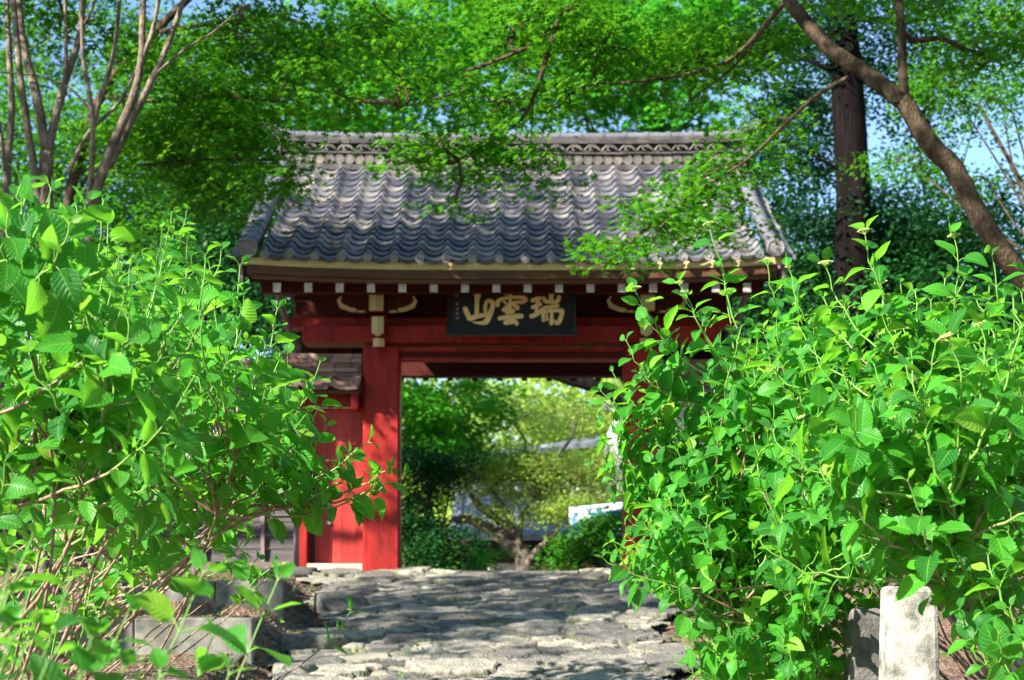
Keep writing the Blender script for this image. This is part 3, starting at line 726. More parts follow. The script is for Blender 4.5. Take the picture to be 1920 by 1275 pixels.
# ------------------------------------------------------------------ side wings
def tiled_wall_roof(root, xa, xb, yc, zt, ze, half, mat='old_tile', ridge=True):
    """small two-sided tiled roof along X: front slope of waved tiles, ridge courses, eave discs"""
    V = []; Fc = []; rn = []; rs = np.random.RandomState(int(abs(xa)*10)+2)
    nc = 3; per = 12; pitch = .27; ncol = max(1, int((xb-xa)/pitch)); pitch = (xb-xa)/ncol
    us = np.arange(ncol*per+1)/per; f = (us+.17) % 1
    pr = np.where(f < .34, .032*np.sin(np.clip(f/.34, 0, 1)*PI), -.02*np.sin((f-.34)/.66*PI))
    for side in (-1, 1):
        for k in range(nc):
            t0 = k/nc; t1 = min((k+1.3)/nc, 1); y0 = yc+side*half*(1-t0); y1 = yc+side*half*(1-t1); z0 = ze+(zt-ze)*t0; z1 = ze+(zt-ze)*t1
            base = len(V)
            for (yy, zz) in ((y0, z0), (y0, z0+.035), (y1, z1+.005)):
                for i, u in enumerate(us): V.append((xa+u*pitch, yy, zz+pr[i])); rn.append(rs.rand() if i % per == 0 else rn[-1])
            m = len(us)
            for q in range(2):
                for i in range(m-1): a = base+q*m+i; Fc.append((a, a+1, a+1+m, a+m))
    o = np_mesh('roof_tiles', V, Fc, mat, root, rnd=rn, smooth=True)
    e = o.modifiers.new('s', 'EDGE_SPLIT'); e.split_angle = math.radians(40)
    mb = MB()
    for i in range(ncol):
        mb.disc((xa+(i+.83+.17*.0)*pitch+.0, yc-half+.004, ze+.03), .045, .03, 16, .5, .01)
    mb.build('end_tiles', mat, root, rnd=True)
    mb = MB(); mb.prism([(yc-half+.02, ze-.03), (yc+half-.02, ze-.03), (yc, zt-.03)], 'x', xa+.015, xb-.015, .2)
    mb.prism([(yc-.16, zt-.05), (yc+.16, zt-.05), (yc+.14, zt), (yc-.14, zt)], 'x', xa, xb, .4)
    z = zt+.0
    for k, (dz, dep) in enumerate(((.058, .17), (.058, .155), (.058, .14), (.058, .12))):
        x = xa
        while x < xb-.01:
            x2 = min(x+.24+rs.uniform(-.03, .03), xb); j = rs.uniform(-.006, .006)
            mb.box(x, x2-.006, yc-dep+j, yc+dep, z+.002, z+dz-.003, rs.rand()); x = x2
        z += dz
    mb.build('ridge_courses', mat, root, bevel=.004, rnd=True)
    mb = MB(); mb.box(xa+.01, xb-.01, yc-half+.05, yc+half-.05, ze-.05, ze-.022); mb.build('eave_board', 'brown_fascia', root)

# left wicket door
W = empty('wicket_door', (-2.12, 18.5, 0), 'small red wooden side door under a little tiled roof left of the gate', 'side door')
tiled_wall_roof(W, -2.86, -1.80, 18.42, 2.40, 2.17, .46)
b = MB(); b.box(-2.56, -2.47, 18.28, 18.55, 0, 2.12); b.build('door_frame', 'red_lacquer', W, bevel=.006)
b = MB(); b.box(-2.468, -1.795, 18.30, 18.54, 2.0, 2.12); b.build('door_header', 'red_lacquer', W, bevel=.006)
b = MB(); b.box(-1.92, -1.83, 18.05, 18.29, 1.92, 2.14); b.build('roof_bracket', 'red_lacquer', W, bevel=.02)
b = MB()
for i, (za, zb) in enumerate(((1.62, 1.995), (1.36, 1.617))): b.box(-2.467, -1.90, 18.50, 18.53, za, zb)
b.build('transom_boards', 'red_plank', W, bevel=.003)
b = MB()
for i in range(3):
    xa = -2.40+i*.165; b.box(xa, xa+.162, 18.50+.002*i, 18.535, .10, 1.355)
b.box(-1.903, -1.797, 18.47, 18.54, .02, 1.997)
d = b.build('door_leaf', 'red_plank', W, bevel=.003)
b = MB(); b.disc((-2.235, 18.50, .60), .026, .03, 14, .5, .006); b.build('door_knob', 'white_paint', d)
b = MB(); b.box(-2.469, -2.402, 18.52, 18.55, .1, 1.36); b.build('dark_gap_strip', 'dark_wood', W)  # solid dark strip filling the slit where only shade would be
b = MB(); b.box(-2.467, -1.797, 18.26, 18.56, .005, .098); b.build('door_sill', 'sill_wood', W, bevel=.008)
keep(W)
# left wall
WL = empty('plaster_wall', (-5, 18.6, 0), 'white plaster wall with grey weathered boards below, left of the red side door', 'wall', 'walls flanking the gate')
tiled_wall_roof(WL, -9.2, -2.88, 18.62, 2.36, 2.13, .42)
b = MB(); b.box(-9.1, -2.66, 18.56, 18.72, .9, 2.13); b.build('plaster_panel', 'plaster', WL)
b = MB()
for r in range(5):
    b.hexa([(-9.1, 18.535, .12+r*.165), (-2.66, 18.535, .12+r*.165), (-2.66, 18.6, .12+r*.165), (-9.1, 18.6, .12+r*.165),
            (-9.1, 18.550, .12+r*.165+.162), (-2.66, 18.550, .12+r*.165+.162), (-2.66, 18.6, .12+r*.165+.162), (-9.1, 18.6, .12+r*.165+.162)])
b.build('weatherboards', 'grey_wood', WL)
b = MB(); b.box(-2.655, -2.57, 18.45, 18.72, .02, 2.13); b.build('corner_post', 'grey_post', WL, bevel=.005)
for i in range(8):
    x = -3.06-i*.36*2; b = MB(); b.box(x, x+.045, 18.49, 18.534, .12, .95); b.build('batten', 'grey_post', WL, bevel=.003)
b = MB(); b.box(-9.1, -2.66, 18.48, 18.555, .948, 1.0); b.build('rail', 'grey_post', WL)
b = MB()
rs = np.random.RandomState(4); x = -9.0
while x < -2.3:
    wd = rs.uniform(.3, .6); b.box(x, min(x+wd-.02, -2.25), 18.30+rs.uniform(-.05, .03), 18.75, -.15, .0+rs.uniform(.0, .10) if x < -2.8 else -.0); x += wd
b.build('footing_stones', 'dark_stone', WL, bevel=.03)
keep(WL)
# right wall
WR = empty('plaster_wall', (5, 18.6, 0), 'white plaster wall behind the hydrangeas right of the gate', 'wall', 'walls flanking the gate')
tiled_wall_roof(WR, 1.80, 9.2, 18.62, 2.36, 2.13, .42)
b = MB(); b.box(1.97, 9.1, 18.56, 18.72, .02, 2.13); b.build('plaster_panel', 'plaster', WR)
b = MB(); b.box(1.80, 1.965, 18.45, 18.70, -.02, 2.13); b.build('corner_post', 'red_brown_wood', WR, bevel=.005)
b = MB(); x = 1.7
while x < 9:
    wd = rs.uniform(.35, .6); b.box(x, x+wd-.02, 18.30+rs.uniform(-.05, .03), 18.75, -.2, .03); x += wd
b.build('footing_stones', 'dark_stone', WR, bevel=.03)
keep(WR)

# threshold slabs beyond the ramp
b = MB(); rs = np.random.RandomState(9); x = -2.3
while x < 2.3:
    wd = rs.uniform(.45, .9); b.box(x, x+wd-.015, 17.9, 18.9+rs.uniform(-.1, .1), -.1, .012+rs.uniform(-.008, .004)); x += wd
tag(b.build('paving', 'dark_stone', bevel=.012), kind='structure')

# ------------------------------------------------------------------ kerbs and posts
def kerb(x0, x1, y, zt, h, label, yaw=0.0):
    b = MB(); b.box(x0, x1, y, y+.14, zt-h, zt)
    o = b.build('kerb_block', 'concrete', bevel=.012)
    o.location = (0, 0, 0); tag(o, label, 'kerb block', 'concrete kerb blocks stepping up beside the path')
    return o
def px2x(px, d): return (px-HX)/F*d
kerb(px2x(252, 11.3), px2x(473, 11.3), 11.3, -.345, .42, 'concrete kerb block of the lower row with its free end towards the path')
kerb(px2x(-30, 11.3), px2x(249, 11.3), 11.31, -.35, .42, 'concrete kerb block of the lower row, butted on the left behind the stems')
kerb(px2x(404, 13.5), px2x(531, 13.5), 13.5, -.075, .42, 'concrete kerb block of the upper row ending beside the dark border stone')
kerb(px2x(225, 13.5), px2x(401, 13.5), 13.51, -.085, .42, 'concrete kerb block of the upper row, left of the seam')
kerb(px2x(60, 9.2), px2x(330, 9.2), 9.2, -.66, .42, 'concrete kerb block nearest the viewer at the bottom edge')
def stone_post(px0, px1, pyt, d, depth, mat, label, taper=.04, slant=0.0):
    x0, x1 = px2x(px0, d), px2x(px1, d); zt = (HY-pyt)/F*d; zb = gz((x0+x1)/2, d)-.15
    b = MB(); t = taper; wob = .0
    rows = 7; V = []
    for r in range(rows+1):
        u = r/rows; z = zb+(zt-zb)*u; k = t*(u-1)*.9
        V.append([(x0+k, d, z), (x1-k, d, z), (x1-k, d+depth, z), (x0+k, d+depth, z)])
    vs = [p for q in V for p in q]; fs = [(0, 3, 2, 1), tuple(rows*4+i for i in range(4))]
    for r in range(rows):
        for i in range(4): fs.append((r*4+i, r*4+(i+1) % 4, (r+1)*4+(i+1) % 4, (r+1)*4+i))
    b.add(vs, fs); o = b.build('stone_post', mat, bevel=.02)
    tag(o, label, 'stone post', 'old stone posts under the right hydrangeas')
    return o
stone_post(1668, 1760, 1100, 6.2, .17, 'granite', 'pale square granite post standing in the right bush, brightest of the stone posts', .035)
stone_post(1597, 1668, 1140, 6.9, .17, 'dark_stone', 'dark mossy stone post just behind and left of the pale one', .02)
stone_post(1910, 1990, 1218, 5.7, .15, 'granite', 'low pale stone post cut by the right edge of the photo', .02)
stone_post(1484, 1560, 1125, 9.4, .15, 'concrete', 'grey stone post farther back, half hidden by lower leaves', .02)

# ------------------------------------------------------------------ foliage engines
def frames(nrm, spin):
    """orthonormal frames (N,3,3) with columns x (leaf axis), y (width), z (normal)"""
    nrm = nrm/np.linalg.norm(nrm, axis=1, keepdims=True)
    ref = np.where(np.abs(nrm[:, 2:3]) < .95, np.array([[0, 0, 1.]]), np.array([[1., 0, 0]]))
    a = np.cross(ref, nrm); a /= np.linalg.norm(a, axis=1, keepdims=True); b_ = np.cross(nrm, a)
    c, s = np.cos(spin)[:, None], np.sin(spin)[:, None]
    x = a*c+b_*s; y = np.cross(nrm, x)
    return x, y, nrm

# maple leaf: five pointed lobes, one triangle each
def tmpl_maple():
    V = [(0, 0, 0)]; Fc = []
    for a, l in ((0, 1.0), (52, .88), (-52, .88), (110, .6), (-110, .6)):
        t = math.radians(a); wd = .20; bx, by = .30*math.cos(t), .30*math.sin(t)
        V += [(bx-wd*math.sin(t), by+wd*math.cos(t), .02), (l*math.cos(t), l*math.sin(t), -.14*l), (bx+wd*math.sin(t), by-wd*math.cos(t), .02)]
        n = len(V); Fc.append((0, n-1, n-2, n-3))
    return np.array(V), np.array(Fc)
def tmpl_oval():
    V = np.array([(0, 0, 0), (.45, .28, .05), (1, 0, -.08), (.45, -.28, .05)]); return V, np.array([(0, 3, 2, 1)])
T_MAPLE = tmpl_maple(); T_OVAL = tmpl_oval()
def scatter(tm, pos, nrm, size, spin):
    V, Fc = tm; x, y, z = frames(nrm, spin); n = len(pos)
    W_ = pos[:, None, :]+size[:, None, None]*(V[None, :, 0:1]*x[:, None, :]+V[None, :, 1:2]*y[:, None, :]+V[None, :, 2:3]*z[:, None, :])
    idx = Fc[None]+(np.arange(n)*len(V))[:, None, None]
    return W_.reshape(-1, 3), idx.reshape(-1, Fc.shape[1]), len(V)

def crown_points(blobs, rs, pad=.45, per=70, flat=.18, jitter=.5, droop=.2):
    """blobs: (cx,cy,cz, rx,ry,rz, n_pads). Leaves sit in thin, slightly drooping pads inside each blob."""
    pos = []; nrm = []; rn = []; pads = []
    for bi, (cx, cy, cz, rx, ry, rz, npad) in enumerate(blobs):
        u = rs.normal(size=(npad, 3)); u /= np.linalg.norm(u, axis=1, keepdims=True); rr = rs.rand(npad, 1)**.45
        c = np.array([cx, cy, cz])+u*rr*np.array([rx, ry, rz])
        for k in range(npad):
            R_ = pad*rs.uniform(.6, 1.35); m = int(per*rs.uniform(.6, 1.3)*(R_/pad)**1.5)
            ang = rs.rand(m)*2*PI; rad = np.sqrt(rs.rand(m))*R_
            st = 1+.6*rs.rand(); az = rs.rand()*PI
            lx = np.cos(ang)*rad*st; ly = np.sin(ang)*rad/st
            x = lx*math.cos(az)-ly*math.sin(az); y = lx*math.sin(az)+ly*math.cos(az)
            tx, ty = rs.normal(0, .22, 2)
            z = rs.normal(0, flat*R_*.5, m)-droop*rad**2/R_+tx*x+ty*y
            pos.append(c[k]+np.stack([x, y, z], -1))
            nn = np.stack([-tx+rs.normal(0, jitter, m)+x*droop, -ty+rs.normal(0, jitter, m)+y*droop, np.ones(m)], -1); nrm.append(nn)
            rn.append(np.clip(.5+rs.normal(0, .22)+rs.normal(0, .18, m), 0, 1)); pads.append((bi, c[k]))
    return np.concatenate(pos), np.concatenate(nrm), np.concatenate(rn), pads

def wobble(p0, p1, n, amp, rs):
    p0, p1 = np.array(p0, float), np.array(p1, float); t = np.linspace(0, 1, n)[:, None]
    pts = p0+(p1-p0)*t; L_ = np.linalg.norm(p1-p0); off = rs.normal(0, 1, (n, 3)); off = np.cumsum(off, 0); off -= off[0]+(off[-1]-off[0])*t
    return pts+off*amp*L_/n
def tree(name, label, base, blobs, limbs, leaf='maple_leaf', bark='bark_brown', size=.055, tm=T_MAPLE, group=None, seed=1, pad=.45, per=70,
         flat=.18, jitter=.5, droop=.2, cat='tree', twigs=True, twig_r=.008, twig_keep=.5, thin=1.0):
    """limbs: list of (points, r0, r1) explicit trunk and limb polylines in world space"""
    rs = np.random.RandomState(seed)
    root = empty(name, base, label, cat, group)
    pos, nrm, rn, pads = crown_points(blobs, rs, pad, per, flat, jitter, droop)
    sz = size*rs.uniform(.65, 1.25, len(pos))
    V, Fc, k = scatter(tm, pos, nrm, sz, rs.rand(len(pos))*2*PI)
    np_mesh('crown', V, Fc, leaf, root, rnd=np.repeat(rn, k))
    b = MB(); allp = []
    for pts, r0, r1 in limbs:
        pts = np.array(pts, float)
        # smooth and roughen
        out = []
        for i in range(len(pts)-1):
            a, b_, c, d = pts[max(i-1, 0)], pts[i], pts[i+1], pts[min(i+2, len(pts)-1)]
            for t in np.linspace(0, 1, 6)[:-1]:
                out.append(.5*((2*b_)+(-a+c)*t+(2*a-5*b_+4*c-d)*t*t+(-a+3*b_-3*c+d)*t**3))
        out.append(pts[-1]); out = np.array(out)
        rad = np.linspace(r0, r1, len(out))*(1+rs.normal(0, .025, len(out)))*thin
        out[1:-1] += rs.normal(0, .05, (len(out)-2, 3))*rad[1:-1, None]
        b.tube(out, list(rad), 10 if r0 > .03 else 6); allp.append((out, rad))
    P_ = np.concatenate([o for o, r in allp]); 
    if twigs:
        cs = [np.array(bl[:3]) for bl in blobs]; hubs = []
        for c in cs:
            d = np.linalg.norm(P_-c, axis=1); j = int(np.argmin(d)); hubs.append(c)
            if d[j] > .15:
                pts = wobble(P_[j], c, 7, .35, rs); r0 = max(twig_r*3.0, .01)*min(2.2, .6+d[j]*.4); b.tube(pts, list(np.linspace(r0, twig_r*1.6, 7)), 6)
        for bi, c in pads:
            if rs.rand() < twig_keep:
                pts = wobble(hubs[bi]+(c-hubs[bi])*.15, c+rs.normal(0, .1, 3), 5, .3, rs); b.tube(pts, list(np.linspace(twig_r*1.4, twig_r*.4, 5)), 4, cap=False)
    b.build('trunk', bark, root, smooth=True)
    keep(root)
    return root
def B(px, py, d, rx, ry, dr, n):
    """crown lobe given by where its centre stands (pixel, distance) and its real radii"""
    c = P(px, py, d); return (c[0], c[1], c[2], rx*d/F, dr, ry*d/F, n)
def Q(px, py, d): return tuple(P(px, py, d))

# ------------------------------------------------------------------ hydrangeas
def leaf_template(nl):
    """ovate toothed leaf, length 1 along x, rib at y=0, drooping tip"""
    V = []; U = []
    for i in range(nl+1):
        t = i/nl; wv = .325*math.sin(PI*t**.80)**.80*(1-.15*t) if 0 < t < 1 else 0.0
        tooth = 1.0+(.075 if i % 2 else -.045)
        for j, s in enumerate((-1, -.5, 0, .5, 1)):
            e = tooth if abs(s) == 1 else 1
            V.append((t-(.02 if (i % 2 and abs(s) == 1) else 0), s*wv*e, .11*abs(s)*wv/.3+.0)); U.append((.5+.5*s, t))
    Fc = []
    for i in range(nl):
        for j in range(4):
            a = i*5+j; Fc.append((a, a+5, a+6, a+1))
    return np.array(V), np.array(Fc), np.array(U)
LT_HI = leaf_template(18); LT_LO = leaf_template(12)

class Bush:
    def __init__(s, seed): s.rs = np.random.RandomState(seed); s.L = []; s.tv = []; s.tf = []; s.tr = []; s.n = 0; s.heads = []; s.mains = []
    def tube(s, pts, rad, col, sides=6):
        pts = np.asarray(pts); n = len(pts)
        d = np.gradient(pts, axis=0); d /= np.linalg.norm(d, axis=1, keepdims=True)+1e-9
        ref = np.array([.31, .95, .05]); a = np.cross(d, ref); a /= np.linalg.norm(a, axis=1, keepdims=True)+1e-9; b = np.cross(a, d)
        t = np.arange(sides)/sides*2*PI
        ring = pts[:, None, :]+np.asarray(rad)[:, None, None]*(np.cos(t)[None, :, None]*a[:, None, :]+np.sin(t)[None, :, None]*b[:, None, :])
        i = np.arange(n*sides).reshape(n, sides); j = np.roll(i, -1, 1)
        fc = np.stack([i[:-1], j[:-1], j[1:], i[1:]], -1).reshape(-1, 4)+s.n
        s.tv.append(ring.reshape(-1, 3)); s.tf.append(fc); s.tr.append(np.repeat(col, sides)); s.n += n*sides
    def leaf(s, base, axis, up, size, curl, rnd):
        s.L.append((base, axis, up, size*.88, curl, rnd))
    def shoot(s, root, tip, leafsize=.12, pairs=5, green=.45, lean=None, head=0, bare=None, side=True, r0=.0075, stop=.25):
        rs = s.rs; root = np.array(root, float); tip = np.array(tip, float); v = tip-root; L_ = np.linalg.norm(v)
        # bezier: leaves the root steeply-ish, ends turning up
        end = np.array(lean if lean is not None else (v[0]/L_*.5+rs.normal(0, .18), v[1]/L_*.4+rs.normal(0, .18), 1.0)); end /= np.linalg.norm(end)
        c1 = root+v*.35+np.array([rs.normal(0, .06), rs.normal(0, .06), rs.normal(0, .05)-.04])*L_
        c2 = tip-end*L_*.30
        t = np.linspace(0, 1, 15)[:, None]
        pts = (1-t)**3*root+3*(1-t)**2*t*c1+3*(1-t)*t*t*c2+t**3*tip
        pts[1:-1] += rs.normal(0, .006, (13, 3))
        seg = np.linalg.norm(np.diff(pts, axis=0), axis=1); cum = np.concatenate([[0], np.cumsum(seg)]); T = cum[-1]
        rad = np.interp(cum, [0, T*.5, T], [r0, r0*.72, r0*.36])*(1+.12*((np.arange(15) % 2)*2-1)*rs.rand(15)); gl = green*rs.uniform(.6, 1.3)
        col = np.clip((cum-(T-gl))/.18, 0, 1)
        s.tube(pts, rad, col)
        def at(q): return np.array([np.interp(q, cum, pts[:, k]) for k in range(3)])
        q = T; ph = rs.rand()*PI
        inter = leafsize*rs.uniform(.5, .75)
        for k in range(pairs):
            p = at(q); d = at(min(q+.02, T))-at(q-.03); d /= np.linalg.norm(d)+1e-9
            a = np.cross(d, [math.cos(ph), math.sin(ph), .1]); a /= np.linalg.norm(a)+1e-9
            sz = leafsize*[.42, .78, 1.0, 1.05, .98, .9, .85, .8][min(k, 7)]*rs.uniform(.8, 1.18)
            if head and k == 0: sz *= 1.6
            for sg in (-1, 1):
                if k > 2 and rs.rand() < .15: continue
                ax = sg*a+d*(.95 if k == 0 else .45)+rs.normal(0, .15, 3)+np.array([0, 0, .05-.05*k]); ax /= np.linalg.norm(ax)
                pl = sz*rs.uniform(.18, .3); bp = p+ax*pl*.9+d*pl*.35
                s.tube(np.array([p, p+ax*pl*.5+d*pl*.28, bp]), [.0022, .0018, .0015], np.array([1., 1, 1]), 4)
                up = d+rs.normal(0, .34, 3); s.leaf(bp, ax+np.array([0, 0, rs.uniform(-.22, .16)]), up, sz*(1 if sg > 0 else rs.uniform(.8, 1.05)), rs.choice([rs.uniform(.05, .4), rs.uniform(.3, .8)]), rs.rand())
                if side and k > 1 and rs.rand() < .22:      # axillary leaf tuft
                    for z in (-1, 1):
                        ax2 = d*.9+ax*.5+z*np.cross(d, ax)*.6; ax2 /= np.linalg.norm(ax2)
                        s.leaf(p+ax2*.02, ax2, up, sz*.5, .3, rs.rand())
            q -= inter*rs.uniform(.85, 1.35); ph += PI/2+rs.normal(0, .15)
            if q < T*stop: break
        if head: s.heads.append((tip+end*.012, end, head))
        return pts
    def fork(s, tip, *a, **k):
        """a shoot that leaves the nearest main stem below its tip"""
        tip = np.array(tip); best = None
        for m in s.mains:
            for q in m[4:13]:
                if q[2] < tip[2]-.10:
                    c = np.linalg.norm(q-tip)
                    if best is None or abs(c-.45) < best[0]: best = (abs(c-.45), q)
        q = best[1] if best else s.mains[0][8]
        k.setdefault('r0', .0065); k.setdefault('stop', .1); return s.shoot(q, tip, *a, **k)
    def build(s, name, label, base, group, hi=True):
        rs = s.rs; root = empty(name, base, label, 'hydrangea', group)
        LT = LT_HI if hi else LT_LO; V, Fc, U = LT
        base_ = np.array([l[0] for l in s.L]); ax = np.array([l[1] for l in s.L]); up = np.array([l[2] for l in s.L]); sz = np.array([l[3] for l in s.L]); cu = np.array([l[4] for l in s.L]); rn = np.array([l[5] for l in s.L])
        x = ax/np.linalg.norm(ax, axis=1, keepdims=True); z = up-(up*x).sum(1, keepdims=True)*x; z /= np.linalg.norm(z, axis=1, keepdims=True)+1e-9; y = np.cross(z, x)
        n = len(base_); t = V[None, :, 0]; wv = V[None, :, 1]
        wid = rs.uniform(.88, 1.2, (n, 1)); fold = rs.uniform(.2, 1.5, (n, 1)); c = cu[:, None]
        th = c*1.15*t; lx = np.where(c > .01, np.sin(th)/(c*1.15+1e-6), t); lz = -(1-np.cos(th))/(c*1.15+1e-6)
        wav = .022*np.sin(t*9+rs.rand(n, 1)*6)*np.abs(wv)/.3+.03*(rs.rand(n, 1)-.5)*wv/.3*t*4
        lz = lz+V[None, :, 2]*fold+wav
        tw = rs.normal(0, .25, (n, 1))*t; ly = wv*wid; lz = lz+ly*tw
        W_ = base_[:, None]+sz[:, None, None]*(lx[..., None]*x[:, None]+ly[..., None]*y[:, None]+lz[..., None]*z[:, None])
        idx = (Fc[None]+(np.arange(n)*len(V))[:, None, None]).reshape(-1, 4)
        np_mesh('foliage', W_.reshape(-1, 3), idx, 'hydrangea_leaf', root, rnd=np.repeat(rn, len(V)), uv=np.tile(U, (n, 1)), smooth=True)
        np_mesh('stems', np.concatenate(s.tv), np.concatenate(s.tf), 'hydrangea_stem', root, rnd=np.concatenate(s.tr), smooth=True)
        for (c_, d_, hs) in s.heads:
            m = 46; a = rs.rand(m)*2*PI; r = np.sqrt(rs.rand(m)); d_ = d_/np.linalg.norm(d_)
            e1 = np.cross(d_, [0, 1, .2]); e1 /= np.linalg.norm(e1); e2 = np.cross(d_, e1); hv = []; hf = []; hr = []; nn = 0
            for k in range(m):
                ctr = c_+(e1*math.cos(a[k])+e2*math.sin(a[k]))*r[k]*hs+d_*(.30*hs*(1-r[k]**2)+.1*hs); q = hs*.13*rs.uniform(.7, 1.2)
                o = np.array([(1, 0, 0), (-1, 0, 0), (0, 1, 0), (0, -1, 0), (0, 0, 1), (0, 0, -1)])*q+ctr
                hv.append(o); f = np.array([(0, 2, 4), (2, 1, 4), (1, 3, 4), (3, 0, 4), (2, 0, 5), (1, 2, 5), (3, 1, 5), (0, 3, 5)])+nn; hf.append(f); nn += 6; hr += [rs.rand()]*6
                if k % 5 == 0:      # pedicel
                    side_ = e1*.0008
                    g = np.array([c_-d_*.01-side_*2, c_-d_*.01+side_*2, ctr+side_, ctr-side_]); hv.append(g); hf.append(np.array([(0, 1, 2), (0, 2, 3)])+nn); nn += 4; hr += [.2]*4
            np_mesh('flower_head', np.concatenate(hv), np.concatenate(hf), 'flower_bud', root, rnd=hr)
        keep(root); return root

def inpoly(x, y, poly):
    ins = False; n = len(poly); j = n-1
    for i in range(n):
        xi, yi = poly[i]; xj, yj = poly[j]
        if (yi > y) != (yj > y) and x < (xj-xi)*(y-yi)/(yj-yi)+xi: ins = not ins
        j = i
    return ins
def fill(bush, poly, drange, n, roots, leafsize=.12, pairs=5, heads=.0, mind=26, green=.45, per=13):
    """grow n shoots whose tips stand inside the outline; they fork from shared main stems that rise from the roots"""
    rs = bush.rs; xs = [p[0] for p in poly]; ys = [p[1] for p in poly]; got = []; tries = 0; tips = []
    while len(got) < n and tries < n*60:
        tries += 1
        x, y = rs.uniform(min(xs), max(xs)), rs.uniform(min(ys), max(ys))
        if not inpoly(x, y, poly): continue
        if any((x-a)**2+(y-b)**2 < mind**2 for a, b in got[-400:]) and tries < n*30: continue
        d = rs.uniform(*drange); tip = P(x, y, d)
        if tip[2] < gz(tip[0], tip[1])+.12: continue
        got.append((x, y)); tips.append(tip)
    def hd(): return .018+.018*rs.rand() if rs.rand() < heads else 0
    nm = max(5, n//per); mains = bush.mains
    for k, tip in enumerate(tips):
        if k < nm:
            rt_ = roots[rs.randint(len(roots))] if rs.rand() < .4 else min(roots, key=lambda r: (r[0]-tip[0])**2+(r[1]-tip[1])**2*.5)
            rx, ry = rt_[0]+rs.normal(0, .16), rt_[1]+rs.normal(0, .16)
            mains.append(bush.shoot((rx, ry, gz(rx, ry)-.03), tip, leafsize*rs.uniform(.85, 1.12), pairs, green, head=hd(), r0=rs.uniform(.009, .015)))
        else:
            c = [m for m in mains]; ds = [min(np.linalg.norm(m[5:]-tip, axis=1)) for m in c]; m = c[int(np.argsort(ds)[min(rs.randint(3), len(ds)-1)])]
            cand = m[5:13]; low = [q for q in cand if q[2] < tip[2]-.12]
            q = low[-1-min(rs.randint(2), len(low)-1)] if low else cand[0]
            bush.shoot(q, tip, leafsize*rs.uniform(.85, 1.12), pairs, green, head=hd(), r0=.0065, stop=.12)

HG = 'hydrangeas lining the ramp'
# left side, back to front
b5 = Bush(51)
fill(b5, [(255, 470), (300, 410), (345, 410), (440, 560), (500, 640), (585, 740), (570, 860), (470, 930), (300, 930), (120, 700), (100, 480), (180, 440)], (7.8, 9.4), 130, [(-3.5, 9.6), (-3.9, 10.3), (-3.3, 10.0), (-3.0, 9.4)], .13, 7, .01, 22)
for px, py, d in ((322, 400, 8.2), (350, 395, 8.3), (600, 680, 8), (575, 720, 8.1), (545, 640, 7.8)): b5.fork(P(px, py, d), .13, 6, .6, lean=(.15, 0, 1))
b5.build('hydrangea', 'sunlit hydrangea with arching stems rising behind the lower kerb, nearest the red side door', (-3.2, 9.8, gz(-3.2, 9.8)), HG, False)
b3 = Bush(52)
b2 = Bush(55)
fill(b2, [(-30, 900), (280, 900), (420, 950), (470, 1010), (380, 1070), (200, 1130), (-30, 1180)], (7.0, 8.6), 30, [(-3.3, 8.6), (-3.6, 9.0), (-2.9, 8.9)], .13, 5, 0, 30)
fill(b3, [(0, 640), (120, 480), (250, 480), (390, 490), (480, 560), (540, 680), (570, 780), (540, 880), (430, 900), (200, 880), (0, 880)], (5.8, 7.2), 92, [(-3.0, 8.2), (-3.3, 7.8), (-3.5, 8.6), (-2.8, 8.5)], .13, 8, .015, 25)
for px, py, d, hd in ((415, 470, 5.8, 0), (450, 500, 6.2, 0), (385, 480, 5.6, 0), (520, 580, 6.4, 0), (500, 640, 6.3, 0), (525, 665, 6.9, 0), (595, 770, 6.6, .02), (610, 800, 6.6, 0)):
    b3.fork(P(px, py, d), .145, 6, .7, lean=(.15, 0, 1), head=hd)
b3.mains.append(b3.shoot((-2.75, 8.2, gz(-2.75, 8.2)), P(640, 905, 6.4), .13, 3, .3, lean=(.9, -.1, .25), r0=.013))
b3.mains.append(b3.shoot((-2.75, 8.2, gz(-2.75, 8.2)), P(600, 870, 6.6), .13, 3, .3, lean=(.8, -.1, .4), r0=.011))
for px, py, d in ((690, 830, 6.3), (730, 880, 6.4), (755, 890, 6.4), (650, 860, 6.4), (640, 900, 6.3), (600, 900, 6.5), (700, 910, 6.4), (580, 930, 6.6), (620, 880, 6.5), (560, 880, 6.5)):
    b3.fork(P(px, py, d), .14, 4, .4, lean=(.75, -.1, .55))
b3.build('hydrangea', 'hydrangea with a long leafy arm reaching right in front of the red post', (-2.8, 8.1, gz(-2.8, 8.1)), HG)
b1 = Bush(53)
fill(b1, [(-60, 340), (60, 330), (190, 350), (230, 480), (320, 560), (370, 700), (340, 840), (160, 900), (-60, 900)], (4.2, 5.3), 62, [(-2.6, 5.6), (-2.9, 6.4), (-2.5, 6.2)], .125, 8, 0, 29)
for px, py, d in ((40, 345, 4.4), (95, 360, 4.5), (160, 385, 4.6), (15, 400, 4.3), (130, 420, 4.3), (200, 470, 4.4), (240, 600, 4.3)): b1.fork(P(px, py, d), .14, 7, .6, lean=(.1, 0, 1))
b1.build('hydrangea', 'tallest hydrangea at the left edge with the largest leaves', (-2.6, 6, gz(-2.6, 6)), HG)
b0 = Bush(54)
